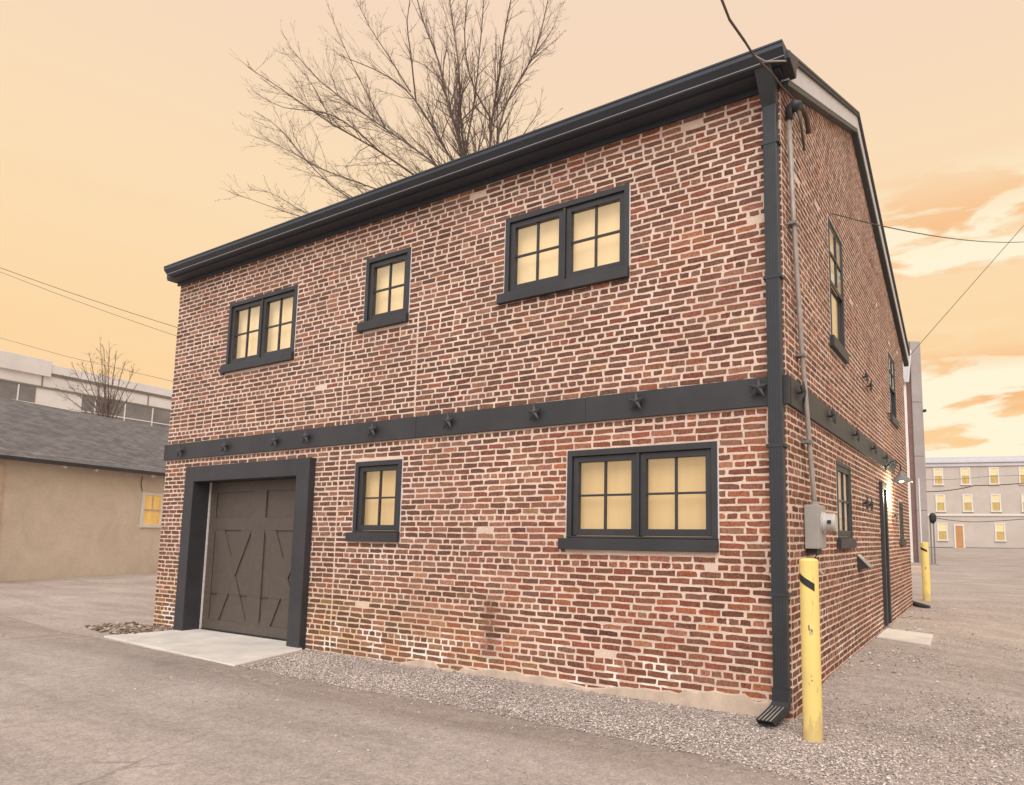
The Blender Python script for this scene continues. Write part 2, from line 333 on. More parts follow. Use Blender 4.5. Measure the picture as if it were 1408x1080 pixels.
edge = [(-60, 1.6), (-30, 0.55), (-20, -0.15), (-14.2, -0.72), (-10.9, -1.05), (-9.3, -1.06), (-6, -1.16), (-4.1, -1.22), (-2.9, -1.17), (-1.2, -1.22), (0, -1.27), (0.7, -1.4), (1.6, -1.75), (3.0, -2.35), (6, -3.4), (20, -7)]
rng = random.Random(5)
pts = []
for (x0, y0), (x1, y1) in zip(edge, edge[1:]):
    n = max(2, int((x1-x0)/(0.07 if -14 < x0 < 4 else 2)))
    for k in range(n):
        t = k/n; x = x0+(x1-x0)*t; y = y0+(y1-y0)*t
        pts.append((x, y+0.05*snoise(x*2.2, 3.1)+0.022*snoise(x*11, 7.7)))
a = MB()
for (x0, y0), (x1, y1) in zip(pts, pts[1:]):
    a.poly([(x0, -40, 0.012), (x1, -40, 0.012), (x1, y1-0.05, 0.012), (x0, y0-0.05, 0.012)])
    a.poly([(x0, y0-0.05, 0.012), (x1, y1-0.05, 0.012), (x1, y1, 0.001), (x0, y0, 0.001)])
struct(a.build('asphalt_road', M['asphalt'], recalc=False))

def slab(name, pts, z0, z1, m, bevel=0.012):
    s = MB(); s.extr([(x, y, z0) for x, y in pts], (0, 0, z1-z0)); return struct(s.build(name, m, bevel=bevel))
slab('concrete_apron', [(-9.62, -0.98), (-5.93, -1.23), (-6.24, -0.12), (-6.40, -0.02), (-6.62, 0.17), (-9.18, 0.17), (-9.40, -0.1)], -0.1, 0.028, M['concrete'])
slab('concrete_step', [(0.175, 4.55), (0.90, 4.16), (0.86, 5.28), (0.175, 5.65)], -0.05, 0.155, M['concrete'])

# gravel
def stones(name, n, place, rmin, rmax, cols, seed, flat=0.6):
    rg = random.Random(seed); b = MB(); b.col = []
    base = [(1, 0, 0), (0, 1, 0), (-1, 0, 0), (0, -1, 0), (0, 0, 1), (0, 0, -1)]
    tri = [(0, 1, 4), (1, 2, 4), (2, 3, 4), (3, 0, 4), (1, 0, 5), (2, 1, 5), (3, 2, 5), (0, 3, 5)]
    k = 0
    while k < n:
        p = place(rg)
        if p is None: continue
        k += 1; r = rmin+(rmax-rmin)*rg.random()**2.2; th = rg.uniform(0, 6.28); c, s_ = math.cos(th), math.sin(th)
        e = (rg.uniform(.7, 1.3), rg.uniform(.6, 1.0), rg.uniform(.45, .8)*flat/0.6*0.8)
        o = len(b.v); cc = rg.choice(cols); j = rg.uniform(.75, 1.2); cc = tuple(q*j for q in cc)
        tx, ty = rg.uniform(-.35, .35), rg.uniform(-.35, .35)
        for q in base:
            x, y, z = (q[i]*e[i]*r*rg.uniform(.75, 1.2) for i in range(3)); z += x*tx+y*ty
            b.v.append((p[0]+x*c-y*s_, p[1]+x*s_+y*c, p[2]+r*0.25+z)); b.col.append(cc)
        for t in tri: b.f.append(tuple(o+i for i in t)); b.mi.append(0)
    return stuff(b.build(name, M['gravel'], recalc=False))
mg, t, b = mat('gravel_stone'); va = nn(t, 'ShaderNodeVertexColor', _layer_name='brickcol'); t.links.new(va.outputs[0], b.inputs['Base Color']); b.inputs['Roughness'].default_value = 0.95; M['gravel'] = mg
def road_y(x):
    for (x0, y0), (x1, y1) in zip(edge, edge[1:]):
        if x0 <= x <= x1: return y0+(y1-y0)*(x-x0)/(x1-x0)
    return -1
GC = [(0.58, 0.50, 0.45), (0.48, 0.41, 0.37), (0.37, 0.31, 0.28), (0.66, 0.59, 0.54), (0.27, 0.22, 0.20), (0.52, 0.42, 0.36)]
def strip(rg):
    x = rg.uniform(-6.25, 1.1); yr = road_y(x)
    y = rg.triangular(yr-0.16, 0.0, yr+0.55) if rg.random() < .55 else rg.uniform(yr-0.02, 0)
    if x > .12 and y > -0.02: return None
    if x < -5.95 and y < -1.1+(-5.95-x)*3.4: return None
    d = snoise(x*1.4, y*1.4, 2.0)
    if rg.random() > 0.72+0.8*d: return None
    return (x, y, 0.004 if y > yr else 0.012)
stones('roadside_gravel', 38000, strip, 0.004, 0.0145, GC, 3)
def lot(rg):
    if rg.random() < .5: x = rg.uniform(0.16, 3.2); y = rg.uniform(-2.2, 3.5)
    else: x = rg.uniform(0.16, 5.5); y = rg.uniform(-2.5, 14)
    if y < road_y(x)-0.05: return None
    if x < 0.93 and 4.1 < y < 5.7: return None
    d = snoise(x*0.9, y*0.9, 9.0)
    near = max(0, 1-((x-.5)**2+(y+.6)**2)**.5/2.2)
    if rg.random() > 0.16+0.75*d+1.1*near: return None
    return (x, y, gz(x, y)+0.003)
stones('lot_gravel', 24000, lot, 0.004, 0.0135, GC, 4)
def pale(rg):
    x = .2+abs(rg.gauss(0, .45)); y = rg.uniform(.8, 10.5)
    if x < 0.95 and 4.1 < y < 5.7: return None
    return (x, y, gz(x, y)+.004)
stones('pale_stones', 70, pale, 0.012, 0.045, [(0.66, 0.60, 0.55), (0.55, 0.48, 0.43), (0.42, 0.34, 0.29)], 18)
def chips(rg):
    x = rg.uniform(-6, 2.5); y = road_y(x)-rg.random()**2*1.5
    return (x, y, 0.013)
stones('loose_chippings', 1600, chips, 0.004, 0.012, GC, 8)
def rub(rg):
    x = rg.uniform(-11.0, -9.45); y = rg.uniform(-0.75, 0.0)
    if y < -0.95+(-9.45-x)*0.2 or (x > -10.26 and y > -0.03): return None
    return (x, y, 0.01)
stones('corner_rubble', 520, rub, 0.012, 0.06, [(0.30, 0.23, 0.18), (0.20, 0.15, 0.115), (0.42, 0.34, 0.27), (0.13, 0.09, 0.065)], 6)

# ------------------------------------------------------------------ brick building
B = thing('brick_building', (0, 0, 0), 'two-storey red brick garage building with charcoal trim, belt band and iron stars', 'building')
EAVE, RY, RZ, RE = 5.80, 4.05, 7.70, 6.0
def rakez(y):           # underside line of the gable trim on the side wall
    if y < RY: return EAVE+0.05+(RZ-EAVE-0.05)*y/RY
    return RZ-(RZ-5.68)*(y-RY)/(WD-RY)

F_OPEN = dict(garage=(-9.38, -6.46, -1, 2.52), w_low_right=(-2.185, -0.505, 1.41, 2.45), w_low_left=(-5.525, -4.66, 1.45, 2.49),
              w_up_right=(-3.105, -1.452, 4.23, 5.272), w_up_mid=(-5.51, -4.665, 4.26, 5.275), w_up_left=(-8.71, -6.985, 4.06, 5.205))
S_OPEN = dict(s_up=(2.84, 3.78, 4.0, 5.80), s_low=(2.91, 3.90, 1.42, 2.55), door=(6.72, 7.24, -1, 2.50), s_up2=(8.65, 9.65, 3.92, 5.42), s_low2=(9.45, 10.15, 1.42, 2.35))
S_OPEN = {k: (sy(a), sy(b_), sz(c) if c > 0 else c, sz(d)) for k, (a, b_, c, d) in S_OPEN.items()}
PAL = dict(brown=(.185, .098, .070), dark=(.105, .064, .052), red=(.270, .088, .060), orange=(.40, .165, .085), pink=(.40, .215, .155), grey=(.205, .140, .120), tan=(.43, .285, .19), black=(.060, .045, .042), ochre=(.34, .21, .10))
def pick(w, rg):
    t = rg.random()*sum(w.values())
    for k, v in w.items():
        t -= v
        if t <= 0: return PAL[k]
    return PAL['brown']
def front_col(u, z, rg):
    n = snoise(u*0.8, z*1.1, 4.2)+0.5*snoise(u*2.1, z*2.6, 1.2)
    w = dict(brown=5, dark=2.4, red=1.6, orange=.25, pink=1.6, grey=2, tan=.25, black=.35, ochre=0)
    if z < 2.7 and u > -2.6: w['red'] += 4; w['orange'] += 2.2; w['brown'] += 2; w['pink'] += .6
    if z > 3.0 and u > -2.5: w['red'] += 1.8; w['orange'] += .7; w['dark'] += 1
    if z > 3 and u < -5.5: w['grey'] += 4; w['dark'] += 1.5; w['pink'] += 1
    if z < 2.7 and -5.6 < u < -2.4: w['pink'] += 2.6; w['tan'] += .6; w['red'] += .8
    if z < 1.0 and u < -2.2: w['ochre'] += 3.5*(1-z); w['orange'] += 1.2*(1-z)
    if z > 5.45: w['grey'] += 5; w['brown'] += 2
    if n > .12: w['pink'] *= 2.2; w['orange'] *= 1.6
    if n < -.12: w['dark'] *= 2.4; w['black'] *= 1.6
    return pick(w, rg)
def side_col(u, z, rg):
    n = snoise(u*0.8, z*1.1, 14.2)
    w = dict(brown=6, dark=3, red=2.2, orange=.2, pink=1.0, grey=2.2, tan=.12, black=.3)
    if z > 3.3: w['grey'] += 4; w['pink'] += 2.5; w['red'] *= .5
    if n > .15: w['pink'] *= 2
    if u > 7.5 and z < 2.6: w['pink'] += 3; w['tan'] += 1
    return pick(w, rg)

def front_mean(u, z):
    r = max(0, min(1, (u+4.2)/3.0)); t_ = .5+.5*snoise(u*.6, z*.8, 7.7)
    a = (.190, .104, .078); b_ = (.295, .118, .072) if z < 2.6 else (.225, .108, .078)
    c = tuple(p*(1-r)+q*r for p, q in zip(a, b_))
    if z < 1.3 and u < -2.4: w_ = .5*(1.3-z)/1.3; c = tuple(p*(1-w_)+q*w_ for p, q in zip(c, (.31, .17, .085)))
    hot = max(0, snoise(u*.9, z*1.5, 31.0)-.12)*2.2 if z < 2.6 else max(0, 1-((u+.75)**2+((z-4.45)*1.4)**2)**.5/.62)*.8
    if z < 2.6: hot *= max(0, min(1, (u+4.6)/1.6))
    hot = min(.75, hot); c = tuple(p*(1-hot)+q*hot for p, q in zip(c, (.46, .175, .085)))
    if abs(u+STX) < .13 and .15 < z < .9: c = tuple(p*.45 for p in c)
    return tuple(p*(.8+.4*t_) for p in c)
def side_mean(u, z):
    t_ = .5+.5*snoise(u*.6, z*.8, 17.7); c = (.215, .100, .074) if z < 3.2 else (.225, .125, .100)
    return tuple(p*(.8+.4*t_) for p in c)
def wall(name, T, u0, u1, ztop, opens, colf, seed, breaks=(), depth=0.30, zt_max=6.0, ledges=()):
    rg = random.Random(seed); m = MB(); m.col = []
    def q(pts, mi=0):
        m.poly([T(*p) for p in pts], mi); m.col += [(0, 0, 0)]*len(pts)
    meanf = side_mean if name == 'gable_wall' else front_mean
    us = sorted({u0, u1, *[x for o in opens for x in o[:2]]}); us = [x for x in us if u0 <= x <= u1]
    if name == 'gable_wall': us = sorted(set(us+[RY]))
    zs = sorted({-0.3, 0, zt_max, *[x for o in opens for x in o[2:] if x > -.3]})
    for a, c in zip(us, us[1:]):
        for i, (z0, z1) in enumerate(zip(zs, zs[1:])):
            um, zm = (a+c)/2, (z0+z1)/2
            if any(o[0] < um < o[1] and o[2] < zm < o[3] for o in opens): continue
            last = i == len(zs)-2
            q([(a, 0, z0), (c, 0, z0), (c, 0, ztop(c) if last else z1), (a, 0, ztop(a) if last else z1)])
    for a, c, z0, z1 in opens:      # reveals
        z0 = max(z0, -.3)
        q([(a, 0, z0), (a, -depth, z0), (a, -depth, z1), (a, 0, z1)]); q([(c, 0, z0), (c, -depth, z0), (c, -depth, z1), (c, 0, z1)])
        q([(a, 0, z1), (c, 0, z1), (c, -depth, z1), (a, -depth, z1)])
        if z0 > -.2: q([(a, 0, z0), (c, 0, z0), (c, -depth, z0), (a, -depth, z0)])
    CR = 0.0682; k = 0; z = 0.012
    wob = lambda u, zz: 0.006*snoise(u*0.4, zz*0.6, seed)+0.0025*snoise(u*2.3, zz*2, seed+5)
    while z < ztop(RY if name == 'gable_wall' else u0)+0.05:
        head = (k % 7 == 4); L = (0.096 if head else 0.214)
        J = 0.0180; h = CR-0.0165+rg.uniform(-.003, .003)
        u = u0-L-rg.uniform(0, .03)+(0 if k % 2 else (L+J)/2)
        iv = [(u0+0.003, u1-0.003)]
        zc = z+h/2
        for a, c, z0, z1 in opens:
            if z0-.01 < zc < z1+.01:
                nv = []
                for p, r_ in iv:
                    if c+.008 <= p or a-.008 >= r_: nv.append((p, r_)); continue
                    if a-.008 > p: nv.append((p, a-.008))
                    if c+.008 < r_: nv.append((c+.008, r_))
                iv = nv
        for bu, b0, b1 in breaks:
            if b0 < zc < b1:
                nv = []
                for p, r_ in iv:
                    if p < bu < r_: nv += [(p, bu-.011), (bu+.011, r_)]
                    else: nv.append((p, r_))
                iv = nv
        row = []
        while u < u1:
            ln = L*rg.uniform(.955, 1.035)
            if not head and rg.random() < .045: ln *= .47
            gap = J*rg.uniform(.7, 1.4); row.append((u, u+ln, gap)); u += ln+gap
        for p, r_ in iv:
            pcs = [[max(a_, p), min(c_, r_)] for a_, c_, _ in row if min(c_, r_)-max(a_, p) > .004]
            if len(pcs) > 1 and pcs[0][1]-pcs[0][0] < .055: pcs[1][0] = pcs[0][0]; pcs.pop(0)
            if len(pcs) > 1 and pcs[-1][1]-pcs[-1][0] < .055: pcs[-2][1] = pcs[-1][1]; pcs.pop()
            for a, c in pcs:
                if c-a < .018 or rg.random() < .0013: continue
                za, zb = z+wob((a+c)/2, z), z+h+wob((a+c)/2, z)
                um = (a+c)/2
                zlim = min(ztop(a), ztop(c))
                if za+0.02 > zlim: continue
                zb = min(zb, zlim)
                for oa, oc, o0, o1 in opens:
                    if oa-.005 < um < oc+.005:
                        if za < o0 < zb: zb = o0-.004
                        if za < o1 < zb: za = o1+.004
                if zb-za < .014: continue
                jt = lambda s=0.0040: rg.uniform(-s, s)
                tl = rg.uniform(-.0025, .0025)
                P = [(a+jt(), za-tl+jt()), ((a*2+c)/3+jt(), za+jt(.0032)), ((a+2*c)/3+jt(), za+jt(.0032)), (c+jt(), za+tl+jt()), (c+jt(), (za+zb)/2+jt()),
                     (c+jt(), zb+tl+jt()), ((a+2*c)/3+jt(), zb+jt(.0032)), ((a*2+c)/3+jt(), zb+jt(.0032)), (a+jt(), zb-tl+jt()), (a+jt(), (za+zb)/2+jt())]
                # knocked corners
                for ci in (0, 3, 5, 8):
                    if rg.random() < .28:
                        x, y = P[ci]; f = rg.uniform(.03, .17); P[ci] = (x+(um-x)*f*.35, y+((za+zb)/2-y)*f*1.6)
                pr = rg.uniform(.0008, .0032); o = len(m.v); N = len(P)
                zm = (za+zb)/2
                for x, y in P: m.v.append(T(x, -.003, y))
                for x, y in P:
                    m.v.append(T(x+(um-x)/max(abs(um-x), .02)*.0028*(1 if abs(um-x) > .02 else .3), pr, y+(.0024 if y < zm-.004 else (-.0024 if y > zm+.004 else 0))))
                cl = colf(um, zm, rg); mu_ = meanf(um, zm); cl = tuple(p_*.46+q_*.54 for p_, q_ in zip(cl, mu_)); g_ = rg.uniform(.76, 1.22); cl = tuple(min(.8, x*g_*rg.uniform(.96, 1.04)*k_) for x, k_ in zip(cl, (.96, .86, .78)))
                m.col += [cl]*(2*N)
                m.f.append(tuple(range(o+N, o+2*N))); m.mi.append(1)
                for i in range(N):
                    j = (i+1) % N; m.f.append((o+i, o+j, o+N+j, o+N+i)); m.mi.append(1)
        z += CR; k += 1
    # facing direction: make the front faces look outwards
    ob = m.build(name, [M['mortar'], M['brick']], B, recalc=False)
    return ob
BREAKS_F = [(-4.49, 2.95, 4.35), (-5.87, 2.95, 4.15), (-5.86, 0.05, 2.70)]
wall('front_wall', FR, WX0, WX1, lambda u: EAVE, list(F_OPEN.values()), front_col, 21, BREAKS_F, zt_max=EAVE)
wall('gable_wall', SW, 0.0, WD, lambda u: rakez(u), list(S_OPEN.values()), side_col, 33, [(6.75, 3.0, 4.3)], zt_max=5.60)
m = MB(); m.box(WX0, WX0+.3, 0.004, WD, -.3, EAVE); m.extr([(WX0, 0.004, EAVE), (WX0, WD, EAVE), (WX0, RY, RZ)], (0.3, 0, 0)); m.build('left_wall', M['foundation'], B)
m = MB(); m.box(WX0+.3, WX1-.004, WD-.3, WD, -.3, EAVE); m.build('rear_wall', M['foundation'], B)

# foundation ledge with ragged top edge
m = MB(); rg = random.Random(2)
def ledge(T, u0, u1, zt, out, step=.09):
    n = int((u1-u0)/step); prof = []
    for i in range(n+1):
        u = u0+(u1-u0)*i/n; e = min(1, i/4)
        prof.append((u, (zt(u)+.018*snoise(u*5, 1.7)+rg.uniform(-.008, .008))*e, out+.008*snoise(u*3, 8.8)))
    for (a, za, na), (c, zc, nc) in zip(prof, prof[1:]):
        m.poly([T(a, na+.01, -.1), T(c, nc+.01, -.1), T(c, nc, zc), T(a, na, za)]); m.poly([T(a, na, za), T(c, nc, zc), T(c, -.002, zc+.012), T(a, -.002, za+.012)])
ledge(FR, -4.55, 0.0, lambda u: .085+.06*snoise(u*1.3, 5.5)+.028*snoise(u*6.5, 2.5)+(.06 if -.9 < u < -.2 else 0)-(.07 if -3.95 < u < -3.6 else 0), .026)
m.build('foundation', M['foundation'], B, recalc=False)

# --- windows
def window(T, o, name, blind, kind='pair', casing=.062, sillh=.118, sill_ext=.075, muntin=(2, 2), glassless=False, deep=.0):
    u0, u1, z0, z1 = o; zs = z0+sillh
    if T is SW: casing = .045
    f = MB()
    n0, n1 = -.10, .014
    f.box(u0+.002, u0+casing, n0, n1, zs, z1-.002, T=T); f.box(u1-casing, u1-.002, n0, n1, zs, z1-.002, T=T)
    f.box(u0+casing, u1-casing, n0, n1-.001, z1-casing*1.05, z1-.002, T=T); f.box(u0+casing, u1-casing, n0, n1-.002, zs, zs+.022, T=T)
    fo = f.build('window', M['trim'], B, bevel=.004)
    s = MB(); s.box(u0-sill_ext, u1+.004, -.09, .055, z0, zs-.003, T=T); s.build('sill', M['trim'], fo, bevel=.006)
    for a, d in ((u0-.012, u0+.0015), (u1-.0015, u1+.012)):
        c = MB(); c.box(a, d, -.02, .0045, zs+.01, z1-.004, T=T); c.build('caulk_line', M['caulk'], fo)
    iu0, iu1, iz0, iz1 = u0+casing, u1-casing, zs+.022, z1-casing*1.05
    if kind == 'pair':
        mu = .032; mid = (iu0+iu1)/2; bays = [(iu0, mid-mu/2), (mid+mu/2, iu1)]
        k = MB(); k.box(mid-mu/2, mid+mu/2, -.09, .006, iz0, iz1, T=T); k.build('mullion', M['trim'], fo, bevel=.003)
    elif kind == 'hung': bays = [(iu0, iu1)]
    else: bays = [(iu0, iu1)]
    sh = .034 if T is SW else 0.0
    def sash(a, c, za, zb, nn0, nn1, st, mun, gl):
        w = MB(); e = .004; nn0 += sh; nn1 += sh*.5; gl += sh
        w.box(a+e, a+st, nn0, nn1, za+e, zb-e, T=T); w.box(c-st, c-e, nn0, nn1, za+e, zb-e, T=T)
        w.box(a+st, c-st, nn0, nn1-.001, zb-st, zb-e, T=T); w.box(a+st, c-st, nn0, nn1-.001, za+e, za+st*1.1, T=T)
        so = w.build('sash', M['trim'], fo, bevel=.004)
        mm = MB(); tb = .011
        nc, nr = mun
        for i in range(1, nc):
            x = a+st+(c-a-2*st)*i/nc; mm.box(x-tb, x+tb, gl-.012, gl+.017, za+st*1.1, zb-st, T=T)
        for j in range(1, nr):
            y = za+st*1.1+(zb-za-2.1*st)*j/nr; mm.box(a+st, c-st, gl-.010, gl+.0155, y-tb, y+tb, T=T)
        if mm.v: mm.build('muntin', M['trim_dark'], fo)
        p = MB(); p.box(a+st-.004, c-st+.004, gl-.002, gl+.002, za+st, zb-st+.004, T=T); p.build('pane', M['glass'], fo)
    for a, c in bays:
        if kind == 'hung':
            zm = iz0+(iz1-iz0)*.46
            sash(a, c, zm, iz1, -.05, -.012, .05, muntin, -.036); sash(a, c, iz0, zm+.03, -.085, -.045, .05, (1, 1), -.066)
        else: sash(a, c, iz0, iz1, -.075, -.012, .066, muntin, -.05)
    bl = MB(); nfold = max(6, int((iu1-iu0)/.03)); bn = -.155 if T is FR else (-.055 if kind == 'hung' else -.036)
    for i in range(nfold):
        a = u0+.01+(u1-u0-.02)*i/nfold; c = u0+.01+(u1-u0-.02)*(i+1)/nfold
        w0, w1 = .0025*snoise(a*6, 3.3, z0), .0025*snoise(c*6, 3.3, z0)
        bl.poly([T(a, bn+w0, zs), T(c, bn+w1, zs), T(c, bn+w1, z1), T(a, bn+w0, z1)])
    bl.build('blind', blind, fo, recalc=False)
    return fo
window(FR, F_OPEN['w_up_left'], 'w', M['blind']); window(FR, F_OPEN['w_up_right'], 'w', M['blind'])
window(FR, F_OPEN['w_up_mid'], 'w', M['blind'], 'single')
window(FR, F_OPEN['w_low_right'], 'w', M['blind_warm']); window(FR, F_OPEN['w_low_left'], 'w', M['blind_warm'], 'single')
window(SW, S_OPEN['s_up'], 'w', M['blind_warm'], 'hung', sillh=.14); window(SW, S_OPEN['s_low'], 'w', M['blind_warm'], 'single')
window(SW, S_OPEN['s_up2'], 'w', M['dark_glass'], 'hung', sillh=.14); window(SW, S_OPEN['s_low2'], 'w', M['blind_warm'], 'single')

# --- belt band with star anchors
bj = [WX0-.035, -7.83, -4.42, -1.95, WX1+.036]
for i, (a, c) in enumerate(zip(bj, bj[1:])):
    m = MB(); m.box(a, c-.003, -.002, .034+.0015*(i % 2), 2.738, 3.004+.002*(i % 2), T=FR); m.build('belt_band', M['trim'], B, bevel=.004)
m = MB(); m.box(.036, 7.45, -.002, .034, 2.738, 3.004, T=SW); m.build('belt_band', M['trim'], B, bevel=.004)
def star_mesh():
    s = MB(); pts = []
    for i in range(10):
        r_ = .106 if i % 2 == 0 else .041; t = math.pi/2+i*math.pi/5; pts.append((r_*math.cos(t), r_*math.sin(t)))
    b = 0; s.v = [(x, -.010, y) for x, y in pts]+[(x, .0, y) for x, y in pts]+[(0, -.034, 0)]
    for i in range(10):
        j = (i+1) % 10; s.f.append((i, j, 20)); s.f.append((10+i, 10+j, j, i)); s.mi += [0, 0]
    s.f.append(tuple(range(19, 9, -1))); s.mi.append(0)
    s.tube([(0, .004, 0), (0, .046, 0)], .014, 8)      # the rod that ties it to the wall
    return s
st0 = star_mesh().build('star_anchor', M['star'], B, origin=(0, 0, 0))
pf = [(-9.72, 2.86), (-8.46, 2.868), (-7.207, 2.875), (-6.50, 2.885), (-5.16, 2.885), (-3.85, 2.895), (-2.585, 2.888), (-1.331, 2.892), (-0.085, 2.900)]
ps = [(.90, 3.03), (2.40, 3.03), (4.1, 3.03), (5.75, 3.03), (7.15, 3.02), (8.4, 3.02), (5.3, 4.14), (5.72, 4.07), (8.3, 4.03), (4.9, 2.09), (5.35, 2.08), (8.35, 2.0)]
first = True
for i, (u, z) in enumerate(pf+ps):
    o = st0 if i == 0 else st0.copy()
    if i: COL.objects.link(o); o.parent = B
    on = .074 if (i < 9 or 2.8 < z < 3.2) else .050
    if i < 9: o.location = (u, -on, z); o.rotation_euler = (0, R(random.uniform(-5, 5)), 0)
    else: o.location = (WX1+on, sy(u), sz(z)); o.rotation_euler = (R(random.uniform(-6, 6)), 0, R(90))

# --- garage door in its boxed surround
go = MB(); T = FR
X0, X1, XI0, XI1, ZT, ZI = -9.455, -6.35, -9.205, -6.625, 2.588, 2.345
go.box(X0, XI0, -.16, .10, 0.0, ZT, T=T); go.box(XI1, X1, -.16, .10, 0.0, ZT, T=T); go.box(XI0, XI1, -.16, .0985, ZI, ZT-.001, T=T)
gd = go.build('garage_door_surround', M['trim'], B, bevel=.005)
for a, c in ((XI0+.003, XI0+.02), (XI1-.02, XI1-.003)):
    go = MB(); go.box(a, c, -.186, -.162, .03, ZI, T=T); go.build('weather_strip', M['caulk'], gd)
gdo = bpy.data.objects
d = MB(); dx0, dx1 = XI0+.004, XI1-.004
d.box(dx0, dx1, -.26, -.212, .03, ZI+.02, T=T)
door = d.build('garage_door', M['door'], B)
d = MB(); nb = -.190
def brd(u0, u1, z0, z1, n=nb): d.box(u0, u1, -.2118, n, z0, z1, T=T)
cx_ = (dx0+dx1)/2
brd(dx0, -9.03, .03, ZI); brd(-6.755, dx1, .03, ZI); brd(-8.045, -7.72, .03, ZI, nb+.0)
for a, c in ((-9.03, -8.045), (-7.72, -6.755)):
    brd(a, c, 2.18, ZI, nb-.001); brd(a, c, 1.585, 1.775, nb-.001); brd(a, c, .03, .19, nb-.001)
d.build('stile_and_rail', M['door'], door, bevel=.004)
for a, c in ((-9.03, -8.045), (-7.72, -6.755)):
    for s_ in (0, 1):
        d = MB(); hw = .135; za, zb = .19, 1.585
        lo, hi = (a, c) if s_ == 0 else (c, a)
        q = hw if s_ == 0 else -hw
        n_ = nb-.002-.0015*s_
        p0 = [(lo, -.2118, za), (lo+2*q, -.2118, za), (hi, -.2118, zb), (hi-2*q, -.2118, zb)]
        d.extr([T(*p) for p in p0], Vector(T(0, n_, 0))-Vector(T(0, -.2118, 0)))
        d.build('cross_brace', M['door'], door, bevel=.003)
for z in (.60,):
    d = MB(); d.box(dx0, dx1, -.2115, -.1872, z-.002, z+.002, T=T); d.build('section_joint', M['door'], door)
d = MB(); d.box(dx0, dx1, -.255, -.185, .028, .05, T=T); d.build('bottom_seal', M['black'], door)

# --- side door
o = S_OPEN['door']; T = SW
d = MB(); d.box(o[0]-.02, o[0]+.08, -.2, .055, .19, 2.47, T=T); d.box(o[1]-.08, o[1]+.02, -.2, .055, .19, 2.47, T=T); d.box(o[0]+.08, o[1]-.08, -.2, .053, 2.36, 2.469, T=T)
sdf = d.build('side_door_frame', M['trim'], B, bevel=.004)
d = MB(); d.box(o[0]+.08, o[1]-.08, -.08, -.022, .20, 2.36, T=T); 
for a, c in ((.34, 1.05), (1.2, 2.2)):
    d.box(o[0]+.14, o[1]-.14, -.0219, -.012, a, c, T=T)
sdd = d.build('side_door', M['trim'], B, bevel=.006)
d = MB(); d.tube([SW(o[0]+.15, -.022, 1.05), SW(o[0]+.15, .03, 1.05), SW(o[0]+.24, .03, 1.05)], .011); d.build('handle', M['galv'], sdd)

# --- roof, gutter, fascia, rake
OX = .27
ro = MB()
def roofplane(y0, z0, y1, z1, th=.07):
    ro.extr([(WX0+.06, y0, z0), (WX0+.06, y1, z1), (WX0+.06, y1, z1+th), (WX0+.06, y0, z0+th)], (abs(WX0)-.06+OX, 0, 0))
FE = (-.22, 5.93); RG = (4.02, 7.80); BE = (10.32, 5.68)
roofplane(*FE, *RG); roofplane(*RG, *BE)
ro.build('roof', M['roof'], B)
# fascia / soffit board under the gutter
m = MB(); m.box(WX0-.04, WX1+.02, 0.0095, .040, EAVE-.015, 5.90, T=FR); m.box(WX0-.06, .20, .040, .20, EAVE+.035, EAVE+.060, T=FR); m.box(WX0-.06, .20, .19, .21, EAVE+.060, 5.985, T=FR)
m.build('fascia', M['gutter'], B, bevel=.003)
gt = MB(); gx0, gx1 = WX0+.11, .27
prof = [(.212, 5.86), (.285, 5.86), (.30, 5.885), (.345, 5.935), (.345, 5.995), (.335, 5.995), (.333, 5.945), (.29, 5.90), (.222, 5.875), (.222, 6.01), (.212, 6.01)]
gt.extr([(gx0, -n, z) for n, z in prof], (gx1-gx0, 0, 0))
for x in (gx0-.002, gx1): gt.extr([(x, -n, z) for n, z in ((.212, 5.862), (.284, 5.862), (.299, 5.887), (.343, 5.937), (.343, 5.992), (.214, 6.005))], (.002, 0, 0))
gu = gt.build('gutter', M['gutter'], B)
m = MB(); m.box(gx0, gx1, .3452, .352, 5.978, 5.996, T=FR); m.build('gutter_lip', M['gutter'], gu)
m = MB(); m.box(gx0, gx1, .286, .297, 5.872, 5.880, T=FR); m.build('drip_edge', M['gutter_lip'], gu)
# rake boards on the gable: dark crown, pale frieze, dark moulding
def rakepart(name, lo, hi, n0, n1, mt, split=True, y_in=0.0):
    k = MB()
    for (ya, za), (yb, zb) in (((-.02, FE[1]+.158), (RG[0], RG[1]+.072)), ((RG[0], RG[1]+.072), (WD+.36, BE[1]+.072))):
        k.extr([(n0, ya, za+lo), (n0, yb, zb+lo), (n0, yb, zb+hi), (n0, ya, za+hi)], (n1-n0, 0, 0))
    return k.build(name, mt, B, bevel=.003)
rakepart('rake_crown', -.030, -.002, WX1+.004, OX+.008, M['trim_dark'])
rakepart('frieze_board', -.262, -.032, WX1-.01, WX1+.095, M['frieze'])
rakepart('rake_moulding', -.318, -.264, WX1-.01, WX1+.088, M['trim_dark'])
m = MB(); m.extr([(WX1+.036, y, z) for y, z in ((-.205, 5.985), (-.205, 5.905), (-.10, 5.875), (.0, 5.835), (.035, 5.85), (.05, 5.90), (.045, 5.95), (.09, 5.985), (.13, 6.04), (.13, 6.10))], (.115, 0, 0)); m.build('cornice_return', M['trim'], B, bevel=.01)
